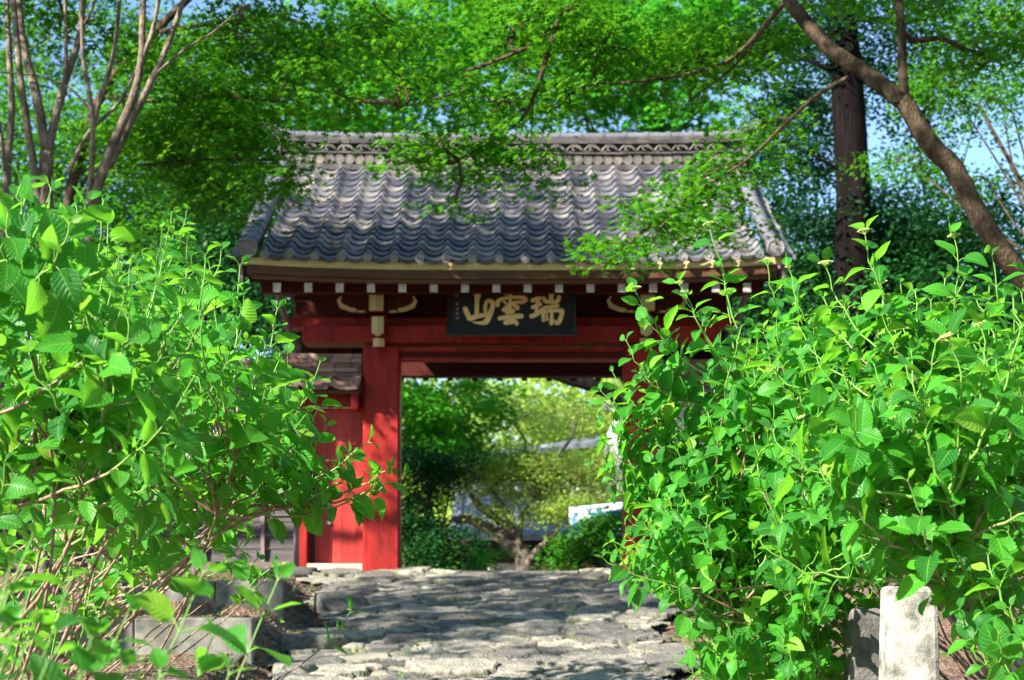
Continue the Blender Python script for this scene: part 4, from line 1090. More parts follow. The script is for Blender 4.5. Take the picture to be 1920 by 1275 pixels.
for px, py, d in ((380, 1075, 3.2), (400, 1190, 3.3), (520, 1090, 3.6), (170, 1200, 2.7), (90, 1240, 2.6), (230, 1260, 2.7), (20, 1060, 3.0), (60, 1180, 2.8), (430, 1265, 3.0), (300, 1270, 2.9), (-20, 1130, 2.8), (60, 1010, 3.1), (130, 1090, 2.9), (150, 1270, 2.6), (20, 1200, 2.5), (240, 1150, 3.2)):
    b0.shoot((-1.45+b0.rs.normal(0, .15), 3.4, gz(-1.25, 3.4)), P(px, py, d), .125, 3, .35, lean=(.3, .1, .8), r0=.005)
b0.build('hydrangea', 'shaded out-of-focus hydrangea sprigs closest to the viewer at the lower left corner', (-1.3, 3.4, gz(-1.3, 3.4)), HG)
# bare crossing stems low on the left, with few leaves
for k in range(13):
    rx, ry = b2.rs.uniform(-4.5, -2.8), b2.rs.uniform(8.3, 11.0)
    tip = P(b2.rs.uniform(60, 540), b2.rs.uniform(840, 990), ry-b2.rs.uniform(.3, 1.6))
    b2.shoot((rx-.35, ry, gz(rx-.35, ry)-.02), tip, .13, 3 if k % 3 else 5, .25, lean=(.75, -.2, .5+b2.rs.rand()*.6), r0=b2.rs.uniform(.006, .014))
for px, py, d in ((480, 1050, 8.4), (500, 1085, 8.3), (460, 1010, 8.6), (515, 1060, 8.2)):
    b2.shoot((-2.9, 9.2, gz(-2.9, 9.2)), P(px, py, d), .14, 3, .3, lean=(.6, -.1, .6))
b2.shoot((-1.95, 8.3, gz(-1.95, 8.3)), P(655, 1150, 8.0), .15, 3, .3, lean=(.5, 0, .9), head=.022)
b2.build('hydrangea', 'thicket of bare grey-brown hydrangea stems in front of the kerb blocks', (-3.2, 9.6, gz(-3.2, 9.6)), HG, False)
# right side
r1 = Bush(61)
R1 = [(2.7, 8.8), (3.1, 8.6), (3.5, 9.1), (2.9, 9.5)]
fill(r1, [(1220, 780), (1290, 700), (1380, 610), (1500, 570), (1640, 580), (1760, 700), (1700, 900), (1500, 1000), (1330, 1000), (1220, 930), (1170, 860)], (7.0, 8.6), 165, R1, .13, 8, .04, 22)
for px, py, d, hd in ((1330, 425, 7.6, .03), (1290, 560, 7.5, 0), (1192, 548, 7.4, .035), (1275, 535, 7.7, .026), (1175, 640, 7.4, 0), (1150, 700, 7.3, 0), (1350, 500, 7.7, 0), (1230, 610, 7.5, 0), (1240, 720, 7.5, 0), (1205, 690, 7.4, 0), (1140, 760, 7.4, .02)):
    r1.fork(P(px, py, d), .14, 6, .55, lean=(-.3, 0, 1), head=hd)
for px, py, d in ((1120, 780, 7.3), (1135, 830, 7.3), (1112, 868, 7.3), (1150, 900, 7.4), (1128, 735, 7.3), (1160, 840, 7.4), (1178, 925, 7.4), (1190, 790, 7.5), (1205, 860, 7.5), (1180, 745, 7.5), (1215, 740, 7.6), (1240, 800, 7.6), (1200, 700, 7.5)):
    r1.fork(P(px, py, d), .125, 6, .45, lean=(-.6, 0, .8))
r1.build('hydrangea', 'hydrangea with pale buds reaching highest over the gate eave, left part of the right thicket', (2.9, 8.8, gz(2.9, 8.8)), HG, False)
r2 = Bush(62)
fill(r2, [(1420, 620), (1500, 570), (1650, 530), (1800, 520), (1980, 520), (1990, 800), (1900, 960), (1700, 1000), (1550, 960), (1430, 820)], (6.2, 7.6), 150, [(3.4, 7.6), (3.2, 7.2), (3.8, 7.8), (3.0, 7.5)], .135, 8, .06, 26)
for px, py, d, hd in ((1622, 440, 6.4, .032), (1790, 448, 6.3, .026), (1548, 500, 6.7, .034), (1860, 480, 6.2, 0), (1480, 505, 7.2, .02), (1440, 500, 7.3, 0), (1930, 520, 6.2, .02), (1700, 560, 6.4, 0), (1655, 560, 6.5, .02)):
    r2.fork(P(px, py, d), .145, 7, .65, lean=(-.15, 0, 1), head=hd)
r2.build('hydrangea', 'broad sunlit hydrangea with several pale flower heads in the middle of the right thicket', (3.3, 7.5, gz(3.3, 7.5)), HG)
r3 = Bush(63)
fill(r3, [(1775, 1080), (1870, 1040), (1990, 1040), (1990, 1300), (1800, 1290)], (4.9, 5.8), 17, [(3.0, 5.8), (2.8, 6.2)], .12, 4, 0, 30)
fill(r3, [(1500, 720), (1700, 640), (1900, 600), (1990, 620), (1990, 1180), (1880, 1080), (1700, 1000), (1560, 1000), (1480, 900)], (5.0, 6.1), 62, [(2.9, 5.9), (3.2, 6.3), (2.8, 6.3)], .135, 7, .02, 34)
for px, py, d, hd in ((1780, 640, 5.0, .036), (1840, 615, 5.1, .022), (1620, 790, 5.2, 0), (1900, 560, 5.0, 0), (1700, 690, 5.1, .0), (1450, 810, 5.2, 0), (1420, 1000, 5.4, 0)):
    r3.fork(P(px, py, d), .15, 6, .7, lean=(-.35, 0, .9), head=hd)
r3.build('hydrangea', 'nearest right hydrangea with large dark leaves beside the pale granite post', (2.9, 6.1, gz(2.9, 6.1)), HG)
r4 = Bush(64)
fill(r4, [(1180, 880), (1250, 860), (1450, 900), (1620, 960), (1650, 1050), (1560, 1100), (1480, 1190), (1330, 1230), (1270, 1230), (1300, 1130), (1210, 1060), (1140, 1030), (1160, 980)], (6.6, 8.2), 105, [(2.3, 8.2), (2.6, 8.0), (2.4, 8.6)], .125, 6, .01, 26)
fill(r4, [(1420, 1130), (1560, 1080), (1640, 1090), (1650, 1180), (1540, 1270), (1400, 1270)], (6.6, 7.8), 26, [(2.6, 8.0), (2.4, 7.8)], .12, 4, 0, 30)
fill(r4, [(1620, 980), (1900, 980), (1910, 1070), (1860, 1150), (1790, 1050), (1620, 1040)], (6.4, 7.6), 22, [(3.1, 8.0), (2.9, 7.8)], .12, 4, 0, 30)
for px, py, d in ((1150, 1015, 7.4), (1190, 985, 7.3), (1130, 1045, 7.3), (1215, 1040, 7.3), (1290, 1180, 7.0), (1270, 1245, 6.8), (1320, 1260, 6.8), (1240, 1090, 7.2)):
    r4.fork(P(px, py, d), .13, 4, .35, lean=(-.75, -.1, .5))
for k in range(12):
    rx, ry = r4.rs.uniform(2.5, 3.9), r4.rs.uniform(6.9, 9.2)
    r4.shoot((rx, ry, gz(rx, ry)-.02), P(r4.rs.uniform(1400, 1950), r4.rs.uniform(950, 1120), ry-r4.rs.uniform(.1, .8)), .12, 3, .2, lean=(-.6, 0, .7), r0=r4.rs.uniform(.006, .013))
r4.build('hydrangea', 'low hydrangea spilling over the right edge of the stone path', (2.3, 8.2, gz(2.3, 8.2)), HG, False)

# ------------------------------------------------------------------ trees
# pale multi-stemmed trees, upper left
LG = 'trees around the gate'
def limb(ps, r0, r1): return ([Q(*p) for p in ps], r0, r1)
g0 = gz(-4.0, 13)
tree('multi_stem_tree', 'pale grey multi-stemmed tree forking low, second clump at the upper left', (-4.0, 13, g0),
     [B(30, -250, 13.3, 260, 160, 1.3, 30), B(190, -300, 13.4, 250, 160, 1.3, 30), B(60, -20, 14.2, 120, 60, .8, 9), B(-80, -50, 13.5, 160, 140, 1, 18), B(110, 60, 14.6, 110, 60, .7, 8)],
     [([(-4.0, 13, g0-.1), Q(82, 600, 13), Q(85, 400, 13), Q(88, 285, 13)], .15, .105),
      limb([(88, 290, 13), (66, 170, 13), (40, 60, 13), (28, -120, 13.1)], .085, .045), limb([(88, 290, 13), (120, 160, 13.1), (150, 60, 13.2), (165, -120, 13.3)], .07, .04),
      limb([(80, 420, 13), (55, 260, 12.9), (36, 120, 12.8), (20, -60, 12.9)], .065, .04), limb([(122, 180, 13.1), (124, 70, 13.0), (120, -60, 13)], .035, .022),
      limb([(150, 60, 13.1), (175, 10, 13), (190, -60, 13)], .03, .02), limb([(0, 135, 12.9), (70, 142, 12.9), (130, 165, 12.8), (168, 205, 12.7)], .014, .022)],
     'leaf_mid', 'bark_pale', .055, T_MAPLE, None, 71, .42, 60, thin=.55)
tree('multi_stem_tree', 'pale tree of two leaning stems spreading right, nearest the gate at the upper left', (-3.75, 12.7, g0),
     [B(330, -220, 13, 230, 140, 1.2, 26), B(430, -120, 13.6, 160, 110, 1.0, 20), B(200, -260, 12.8, 180, 140, 1, 20), B(440, 60, 14, 110, 60, .7, 10)],
     [([(-3.85, 12.7, g0-.1), Q(150, 620, 12.7), Q(172, 400, 12.7), Q(205, 290, 12.7), Q(250, 180, 12.7), Q(266, 90, 12.7), Q(268, -100, 12.8)], .11, .04),
      limb([(205, 310, 12.8), (235, 250, 12.9), (285, 150, 12.9), (320, 70, 13), (365, -60, 13)], .065, .035), limb([(262, 120, 12.7), (285, 60, 12.7), (310, -60, 12.8)], .042, .026),
      limb([(168, 380, 12.7), (174, 240, 12.6), (168, 180, 12.6), (155, 100, 12.6), (152, -60, 12.6)], .042, .024), limb([(174, 240, 12.7), (190, 180, 12.7), (215, 90, 12.8), (228, -50, 12.8)], .04, .026),
      limb([(290, 140, 12.9), (350, 90, 12.9), (400, 60, 13), (450, 15, 13.1)], .022, .01), limb([(128, 325, 13), (165, 250, 13.1), (225, 190, 13.2), (260, 120, 13.3)], .04, .02)],
     'leaf_mid', 'bark_pale', .055, T_MAPLE, None, 72, .42, 60, thin=.56)
tree('multi_stem_tree', 'slender pale stem at the far left edge of the upper left clump', (-4.6, 13.4, g0),
     [B(-60, -200, 13.4, 200, 120, 1, 20)],
     [([(-4.6, 13.4, g0-.1), Q(5, 500, 13.4), Q(14, 310, 13.4), Q(22, 200, 13.4), Q(16, 80, 13.4), Q(10, -100, 13.4)], .07, .035), limb([(8, 320, 13.3), (0, 240, 13.2), (-20, 150, 13.2)], .03, .02)],
     'leaf_mid', 'bark_pale', .055, T_MAPLE, None, 73, .42, 60, thin=.6)
# mid-left maple whose sprays hang over the left end of the roof
tree('maple_tree', 'green maple behind the left trunks whose sprays hang over the left end of the roof', (-5.2, 16.6, gz(-5.2, 16.6)),
     [B(360, 190, 15.5, 130, 60, .9, 26), B(450, 100, 15.8, 140, 60, .9, 24), B(330, 300, 15.8, 110, 60, .8, 22), B(450, 240, 15.2, 90, 50, .8, 18), B(540, 160, 15.2, 80, 40, .8, 13), B(505, 320, 14.8, 40, 50, .4, 7),
      B(600, 80, 15.6, 100, 60, .8, 20), B(240, 260, 16.4, 100, 80, .8, 20), B(430, 360, 16.3, 90, 55, .6, 18), B(280, 120, 16.2, 90, 60, .7, 14), B(400, -120, 15.5, 220, 110, 1.2, 30)],
     [([(-5.2, 16.6, -.1), Q(110, 500, 16.5), Q(180, 200, 16.3), Q(300, 50, 16), Q(420, -60, 15.8)], .07, .03), limb([(190, 180, 16.3), (300, 190, 15.9), (420, 180, 15.4), (520, 190, 15.2)], .03, .012),
      limb([(300, 60, 16), (420, 40, 15.8), (520, 30, 15.6), (600, 60, 15.5)], .028, .012), limb([(150, 320, 16.4), (260, 310, 16), (380, 300, 15.6), (520, 300, 15)], .022, .01)],
     'maple_leaf', 'bark_brown', .055, T_MAPLE, None, 74, .42, 75)
# right: leaning maple with the long curved trunk
gm = gz(6.0, 13)
tree('maple_tree', 'leaning maple with a long curved brown trunk crossing the upper right', (6.0, 12.4, gm),
     [B(1310, 350, 12.2, 60, 30, .5, 9), B(1390, 310, 12.4, 40, 50, .5, 8), B(1250, 410, 12.0, 70, 30, .5, 9), B(1180, 455, 12.0, 60, 18, .3, 5), B(1330, 420, 12.2, 60, 40, .5, 8), B(1430, 230, 12.6, 60, 50, .5, 9),
      B(1300, 120, 13.5, 170, 60, .9, 30), B(1120, 90, 13.5, 150, 60, .9, 28), B(960, 50, 13.5, 150, 60, 1, 26), B(1440, 90, 13.5, 100, 60, .8, 16), B(940, 190, 13.2, 90, 30, .7, 13), B(1070, 175, 13.4, 80, 25, .7, 8),
      B(820, 265, 13.2, 110, 22, .5, 11), B(730, 300, 13.0, 50, 20, .4, 4), B(920, 280, 13.1, 90, 22, .5, 9), B(855, 385, 13, 40, 14, .3, 3), B(1000, 300, 13.0, 60, 22, .4, 6), B(900, 330, 13, 80, 18, .4, 4),
      B(760, 150, 13.6, 120, 50, .8, 17), B(620, 170, 13.8, 80, 50, .7, 9), B(740, 50, 13.8, 140, 60, .9, 22), B(1850, 120, 12.6, 90, 90, .8, 14), B(1780, -60, 12.5, 200, 100, 1.2, 26), B(1500, -80, 13, 300, 90, 1.4, 34), B(1050, -90, 13.5, 330, 80, 1.4, 36)],
     [([(6.0, 12.4, gm-.1), Q(2230, 860, 12.3), Q(2060, 660, 12.2), Q(1925, 530, 12.1), Q(1840, 410, 12), Q(1790, 320, 12), Q(1740, 265, 12), Q(1705, 205, 12), Q(1690, 185, 12)], .098, .068),
      limb([(1692, 190, 12), (1620, 135, 12.1), (1560, 95, 12.2), (1510, 40, 12.3), (1475, -10, 12.4), (1430, -120, 12.6)], .066, .05), limb([(1700, 200, 12), (1692, 130, 12), (1690, 60, 12), (1680, -40, 12.1)], .04, .032),
      limb([(1478, -5, 12.4), (1440, 40, 12.6), (1395, 90, 12.8), (1340, 125, 13), (1220, 150, 13.2), (1100, 160, 13.3)], .026, .010),
      limb([(1475, 0, 12.4), (1420, 70, 12.5), (1370, 130, 12.7), (1290, 190, 12.9)], .018, .008),
      limb([(1590, 145, 12.1), (1530, 180, 12.1), (1480, 225, 12.1), (1400, 300, 12.1), (1320, 350, 12.1), (1220, 420, 12)], .022, .006),
      limb([(1300, -120, 13.4), (1090, 0, 13.2), (1045, 45, 13.1), (1030, 90, 13), (1005, 170, 13), (980, 220, 13), (930, 260, 13), (860, 300, 13)], .035, .008), limb([(1040, 50, 13.1), (985, 90, 13.1), (900, 125, 13.2), (875, 135, 13.2), (860, 170, 13.2), (760, 200, 13.3)], .022, .007),
      limb([(1000, 190, 13), (995, 260, 13), (985, 320, 13)], .008, .004)],
     'maple_leaf', 'bark_brown', .048, T_MAPLE, None, 75, .34, 66, twig_keep=.5)
# tall cedar
gc = gz(4.9, 22.5)
tree('cedar_tree', 'tall dark cedar with a straight ridged trunk behind the right end of the roof', (5.1, 22.5, gc),
     [B(1480, 60, 23, 150, 60, 1.6, 24), B(1660, 40, 22.5, 160, 60, 1.8, 24), B(1740, 200, 23.5, 110, 60, 1.4, 14), B(1480, 250, 23, 90, 50, 1.2, 12), B(1600, -250, 22.5, 320, 200, 2.2, 60), B(1520, 420, 23.5, 100, 50, 1.2, 16), B(1700, 430, 23.5, 110, 50, 1.3, 20)],
     [([(5.1, 22.5, gc-.2), Q(1605, 800, 22.5), Q(1600, 450, 22.5), Q(1592, 200, 22.5), Q(1578, 0, 22.5), Q(1565, -400, 22.5)], .30, .20),
      limb([(1585, 110, 22.5), (1560, 130, 22.2), (1500, 110, 22.2), (1440, 130, 22.4)], .05, .02), limb([(1580, 30, 22.5), (1700, 40, 22.3), (1800, 20, 22.3), (1860, 30, 22.3)], .06, .02), limb([(1598, 330, 22.5), (1540, 300, 22.4), (1480, 270, 22.5)], .03, .015)],
     'conifer_leaf', 'bark_dark', .085, T_OVAL, None, 76, .55, 150, .5, .8, .3)
# background trees: label, px, distance, lobes, leaf material
BGT = 'trees beyond the gate roof'
bgs = [
 ('bright green maple rising straight behind the ridge, right of centre', 1330, 27, [B(1060, 60, 27, 160, 90, 2, 44), B(1250, 110, 27.5, 170, 90, 2, 48), B(1180, 10, 28, 200, 90, 2, 44), B(1340, 40, 28, 120, 80, 2, 30), B(1080, 180, 27, 110, 50, 1.5, 24), B(1280, 215, 27, 120, 40, 1.5, 22)], 'maple_bright', 'bark_brown', .105, 81),
 ('green maple behind the ridge, left of centre', 690, 28, [B(760, 60, 28, 150, 80, 2, 40), B(640, 130, 28.5, 110, 80, 2, 32), B(700, 220, 28, 110, 40, 1.6, 20), B(880, 160, 29, 120, 70, 2, 26), B(900, 20, 29, 130, 70, 2, 26), B(600, 240, 27.5, 80, 50, 1.5, 18)], 'maple_bright', 'bark_brown', .105, 82),
 ('mid green broadleaf tree between the left trunks and the roof end', 420, 25, [B(390, 330, 25, 120, 90, 1.6, 46), B(300, 240, 25.5, 120, 80, 1.6, 34), B(450, 200, 26, 110, 80, 1.6, 30), B(480, 90, 27, 90, 50, 1.5, 12), B(540, 380, 24.5, 70, 60, 1.2, 20), B(330, 450, 24.5, 150, 90, 1.6, 46)], 'leaf_mid', 'bark_brown', .10, 83),
 ('dark glossy camellia-like tree behind the left wall', 420, 22, [B(430, 420, 22, 90, 90, 1.2, 44), B(480, 560, 21.5, 90, 90, 1.0, 46), B(340, 560, 22, 130, 110, 1.2, 60), B(500, 330, 22.5, 50, 60, .9, 14)], 'leaf_dark', 'bark_dark', .09, 84),
 ('green tree standing behind the far left trunks', 60, 24, [B(40, 260, 24, 150, 80, 1.6, 40), B(180, 300, 24.5, 120, 90, 1.5, 40), B(10, 420, 23.5, 200, 110, 1.6, 60), B(240, 180, 25, 90, 60, 1.3, 16), B(-60, 150, 24, 100, 90, 1.4, 18)], 'leaf_mid', 'bark_brown', .10, 85),
 ('tall thin-leaved tree against the sky at the top left corner', 150, 32, [B(60, 90, 32, 130, 90, 2, 16), B(250, 60, 33, 140, 70, 2, 16), B(420, 80, 33, 110, 70, 2, 13), B(520, 60, 33, 100, 60, 2, 12), B(150, -60, 32, 240, 80, 2.5, 26), B(350, 170, 32, 110, 50, 1.8, 10)], 'leaf_dark', 'bark_dark', .12, 86),
 ('shaded evergreen low behind the right wall, left of the cedar', 1490, 24, [B(1460, 480, 24, 80, 60, 1.2, 22), B(1560, 520, 24, 110, 60, 1.2, 44), B(1450, 360, 25, 60, 60, 1.1, 8), B(1480, 620, 23, 160, 80, 1.3, 70), B(1400, 560, 23, 90, 80, 1.2, 40)], 'leaf_dark', 'bark_dark', .09, 87),
 ('dark spreading tree behind the leaning trunk at the right edge', 1800, 23, [B(1780, 460, 23, 170, 70, 1.5, 62), B(1700, 540, 23, 180, 80, 1.5, 80), B(1880, 370, 24, 90, 50, 1.3, 16), B(1900, 600, 22, 200, 100, 1.4, 84), B(1760, 640, 22, 240, 90, 1.4, 90)], 'leaf_dark', 'bark_dark', .09, 88),
 ('airy green tree against the white sky at the top right corner', 2090, 20, [B(1860, 60, 20, 130, 80, 1.4, 24), B(1760, 130, 21, 100, 60, 1.2, 14), B(1880, 200, 20, 90, 50, 1.1, 14), B(1960, 130, 20, 90, 90, 1.2, 18), B(1700, 300, 21, 80, 40, 1.1, 8), B(1850, 330, 21, 60, 26, 1, 6)], 'maple_leaf', 'bark_brown', .075, 89),
 ('thin tree with sky showing between its leaves right of the roof', 1592, 30, [B(1490, 330, 30, 90, 90, 2, 14), B(1480, 180, 31, 120, 70, 2, 18), B(1520, 430, 30, 70, 60, 1.6, 10), B(1690, 350, 31, 110, 90, 2, 14), B(1420, 260, 29, 60, 50, 1.4, 9)], 'leaf_dark', 'bark_dark', .12, 90),
 ('dense dark evergreen filling the gap behind the left wall', 470, 30, [B(300, 420, 30, 200, 120, 2, 90), B(480, 480, 30, 130, 140, 2, 90), B(560, 600, 29, 90, 90, 1.5, 40), B(380, 300, 31, 120, 60, 2, 36), B(80, 430, 30, 200, 110, 2, 60)], 'leaf_dark', 'bark_dark', .13, 91),
 ('dense dark evergreen filling the gap behind the right wall', 1640, 29, [B(1560, 600, 29, 200, 90, 2, 90), B(1820, 560, 29, 180, 110, 2, 100), B(1480, 520, 30, 100, 60, 2, 30), B(1700, 460, 30, 160, 50, 2, 40)], 'leaf_dark', 'bark_dark', .13, 92),
 ('dark layered tree whose foliage breaks up the sky at the top left', 300, 29, [B(100, 200, 29, 170, 60, 2, 26), B(330, 130, 29, 130, 60, 2, 24), B(30, 60, 30, 100, 60, 2, 14), B(250, 30, 30, 130, 50, 2, 14), B(440, 200, 29, 100, 60, 2, 22)], 'leaf_mid', 'bark_dark', .12, 93),
 ('dark layered tree whose foliage breaks up the sky at the top right', 1780, 28, [B(1700, 120, 28, 120, 60, 2, 18), B(1880, 60, 28, 120, 50, 2, 16), B(1820, 420, 28, 130, 40, 2, 16), B(1520, 200, 28, 80, 60, 2, 12), B(1680, 380, 29, 100, 50, 2, 14)], 'conifer_leaf', 'bark_dark', .12, 94),
]
def auto_limbs(px, d, blobs, rs, r=.16):
    base = np.array([(px-HX)/F*d, d, gz((px-HX)/F*d, d)-.1]); cs = np.array([bl[:3] for bl in blobs]); m = cs.mean(0)
    mid = base+(m-base)*np.array([.35, .35, .62]); out = [([base, base+(mid-base)*.5+rs.normal(0, .1, 3), mid, m], r, r*.4)]
    for c in cs: out.append(([mid, mid+(c-mid)*.5+rs.normal(0, .25, 3)+np.array([0, 0, -.1]), c], r*.38, r*.12))
    return base, out
for lab, px, d, bl, lm, bk, sz, sd in bgs:
    base, limbs = auto_limbs(px, d, bl, np.random.RandomState(sd), .06 if sd in (86, 89, 90, 93, 94) else .13)
    tree('background_tree', lab, tuple(base), bl, limbs, lm, bk, sz, T_MAPLE if 'maple' in lab else T_OVAL, BGT, sd, .48 if sd in (86, 89, 90) else .62, 95 if sd in (86, 89, 90) else 75, .35, .7, .3, twig_r=.012, twig_keep=.3)

# courtyard beyond the opening
CG = 'plants in the courtyard beyond the gate'
cts = [
 ('shadowed round shrub just inside the opening on the left', 800, 24, [B(790, 880, 24, 60, 70, .8, 46), B(770, 990, 24, 70, 80, .8, 64), B(830, 1030, 23.5, 55, 60, .7, 44), B(850, 870, 24.5, 60, 40, .7, 24)], 'leaf_dark', .075, 101),
 ('green maple filling the upper left of the opening', 790, 27, [B(800, 750, 27, 80, 50, 1.2, 30), B(870, 800, 28, 70, 50, 1, 26), B(790, 830, 27, 80, 50, 1, 30), B(900, 740, 29, 70, 40, 1, 14), B(760, 660, 28, 120, 50, 1.2, 20)], 'maple_bright', .08, 102),
 ('yellow-green sunlit tree in the middle of the opening', 985, 27.5, [B(950, 865, 28, 100, 35, 1, 46), B(1040, 885, 28, 90, 45, 1, 56), B(900, 890, 28, 80, 40, .9, 34), B(1080, 780, 30, 70, 40, 1, 12), B(980, 780, 30, 90, 40, 1, 14), B(1120, 900, 28, 60, 60, .9, 34), B(1000, 920, 27.7, 80, 20, .8, 16), B(930, 955, 27.2, 35, 18, .4, 7), B(1010, 965, 27.2, 35, 22, .4, 9), B(1070, 950, 27.2, 50, 25, .6, 18), B(1130, 960, 27, 50, 40, .6, 16)], 'leaf_yellowgreen', .08, 103),
 ('fresh green bush at the foot of the twisted tree', 895, 25, [B(900, 1040, 25, 45, 32, .6, 16), B(870, 1060, 25, 40, 24, .6, 12)], 'maple_bright', .07, 105),
 ('leafy shrub in front of the blue notice board', 1100, 23, [B(1100, 1005, 23, 50, 36, .7, 26), B(1145, 985, 23, 40, 36, .7, 24), B(1060, 1045, 23, 50, 30, .6, 14)], 'leaf_mid', .07, 106),
]
for lab, px, d, bl, lm, sz, sd in cts:
    if sd == 103:
        bs = Q(990, 1062, 27.5); gb = gz(bs[0], 27.5)
        limbs = [([(bs[0], 27.5, gb-.1), Q(985, 1062, 27.5), Q(965, 1030, 27.5), Q(930, 1000, 27.5), Q(880, 975, 27.5), Q(845, 975, 27.4)], .22, .05),
                 limb([(965, 1030, 27.5), (945, 985, 27.5), (900, 950, 27.5), (875, 915, 27.5)], .11, .04), limb([(968, 1032, 27.5), (960, 985, 27.5), (945, 950, 27.4), (930, 930, 27.4)], .08, .03),
                 limb([(975, 1045, 27.4), (975, 985, 27.4), (990, 950, 27.4), (1000, 930, 27.4)], .07, .03), limb([(988, 1060, 27.4), (1010, 1030, 27.3), (1040, 1000, 27.3), (1060, 960, 27.3)], .09, .03)]
        base = (bs[0], 27.5, gb)
    else: base, limbs = auto_limbs(px, d, bl, np.random.RandomState(sd), .08)
    tree('courtyard_tree' if sd in (102, 103) else 'courtyard_shrub', lab, tuple(base), bl, limbs, lm, 'bark_pale' if sd == 103 else 'bark_brown', sz, T_OVAL if sd != 102 else T_MAPLE, CG, sd, .38, 75, .35, .7, .3, cat='tree' if sd in (102, 103) else 'shrub', twig_r=.01, twig_keep=.3)  # pale bark on the middle tree stands in for sunlight
gd = gz(4, 24.5)
tree('courtyard_tree', 'dark arching bough crossing the upper right corner of the opening', (3.3, 24.5, gd),
     [B(1330, 640, 24.5, 140, 60, 1.2, 26), B(1000, 640, 25, 160, 30, 1, 14)],
     [([(3.3, 24.5, gd-.1), Q(1340, 950, 24.5), Q(1260, 820, 24.5), Q(1170, 750, 24.5), Q(1110, 722, 24.5), Q(1050, 706, 24.6), Q(960, 670, 24.8)], .19, .07)], 'leaf_mid', 'bark_dark', .08, T_OVAL, CG, 107, .4, 70, .3)
# far wood on the hillside, too many trees to count
def far_wood():
    rs = np.random.RandomState(200); blobs = []
    for k in range(95):
        x = rs.uniform(-6, 9) if k < 45 else rs.uniform(-34, 36); y = rs.uniform(42, 58) if k < 45 else rs.uniform(46, 74); h = rs.uniform(6, 10.5)
        blobs.append((x, y, gz(x, y)+h*.62, rs.uniform(2, 3.4), rs.uniform(2, 3), h*.45, 26))
    pos, nrm, rn, pads = crown_points(blobs, rs, .9, 60, .5, .8, .3)
    V, Fc, k = scatter(T_OVAL, pos, nrm, .24*rs.uniform(.7, 1.3, len(pos)), rs.rand(len(pos))*2*PI)
    tag(np_mesh('far_wood', V, Fc, 'leaf_yellowgreen', rnd=np.repeat(rn*.9, k)), kind='stuff')
far_wood()
# overhead trees left of the path: their crowns stand outside the picture and dapple the ramp and the roof
def shade(lab, x, y, blobs, seed):
    g = gz(x, y); c = np.array([bl[:3] for bl in blobs]).mean(0)
    tree('shade_tree', lab, (x, y, g), blobs, [([(x, y, g-.1), (x+.2, y, 3), (x+.1, y+.2, 5), tuple(c)], .22, .09)]+[([(x+.1, y+.2, 4.6), tuple((np.array(bl[:3])+np.array([x, y, 5]))/2), bl[:3]], .09, .03) for bl in blobs],
         'maple_leaf', 'bark_brown', .085, T_MAPLE, 'shade trees left of the ramp', seed, .24, 17, .5, .6, .2, twig_keep=.15)
shade('tall maple left of the ramp whose crown dapples the stone path', -10.5, 7.5, [(-8.8, 6.8, 6.2, 1.5, 1.4, .9, 74), (-7.6, 8.4, 6.3, 1.5, 1.5, .9, 92), (-9.5, 8.5, 6.6, 1.6, 1.5, .9, 74), (-6.8, 10.2, 6.4, 1.2, 1.3, .8, 63), (-8.6, 10.2, 6.8, 1.4, 1.2, .8, 57)], 301)
shade('tall maple farther up the slope whose crown dapples the gate roof', -9.5, 14.5, [(-7.6, 14.5, 7.4, 1.5, 1.5, .9, 63), (-6.3, 13.0, 8.2, 1.3, 1.3, .9, 57), (-8.5, 12.2, 6.9, 1.4, 1.4, .9, 43), (-5.2, 14.6, 9.0, 1.5, 1.5, .8, 57)], 302)

# rest of the wood, unseen: added right, overhead and behind to block sky light
SG = 'unseen trees added round the viewer to block sky light'
def wood(lab, x, y, blobs, seed, per=48):
    g = gz(x, y); c = np.array([bl[:3] for bl in blobs]).mean(0)
    tree('occluder_tree', lab, (x, y, g), blobs, [([(x, y, g-.1), (x+.2, y, 8), tuple(c)], .25, .1)]+[([tuple(c-np.array([0, 0, 2.])), bl[:3]], .09, .03) for bl in blobs],
         'leaf_mid', 'bark_brown', .16, T_OVAL, SG, seed, .9, per, .4, .7, .3, twigs=False)
wood('broad unseen tree added right of the ramp with its crown over the right hydrangeas', 8.5, 7, [(5.5, 7, 7.5, 2.6, 2.6, 1.2, 97), (8, 9.5, 7.5, 2.8, 2.6, 1.6, 103), (8.5, 5, 7, 2.6, 2.6, 1.8, 103), (3.2, 10.5, 8.0, 2.2, 2.4, 1.0, 74)], 401)
wood('unseen tree added over the ramp high above the viewer', 3.5, 0, [(1.5, 4, 8.6, 2.6, 2.8, 1.0, 92), (3.8, 1, 7.8, 2.8, 2.8, 1.4, 97), (0, 8.5, 9.6, 2.4, 2.6, .9, 69)], 402)
wood('unseen tree added to hold its crown over the foot of the ramp', -6.5, 8.6, [(-1.5, 8, 8.4, 2.2, 2.2, .9, 74), (0.5, 11.5, 8.8, 2.2, 2.2, .9, 74), (-1.0, 5, 8.4, 2.2, 2.2, .9, 63)], 407)
wood('dense unseen tree added right of the viewer', 11, 14, [(9.8, 13.5, 5, 2.2, 2.6, 2.8, 126), (11.5, 16, 7, 2.4, 2.4, 2.6, 115), (9.5, 10, 3.5, 1.8, 2.2, 2.2, 97)], 403)
wood('dense unseen tree added behind the viewer on the right', 7, -8, [(7, -7, 4, 3, 2.2, 3.2, 144), (3, -8, 5, 3, 2.2, 3.5, 144), (10, -4, 4.5, 2.5, 2.5, 3.4, 132)], 404)
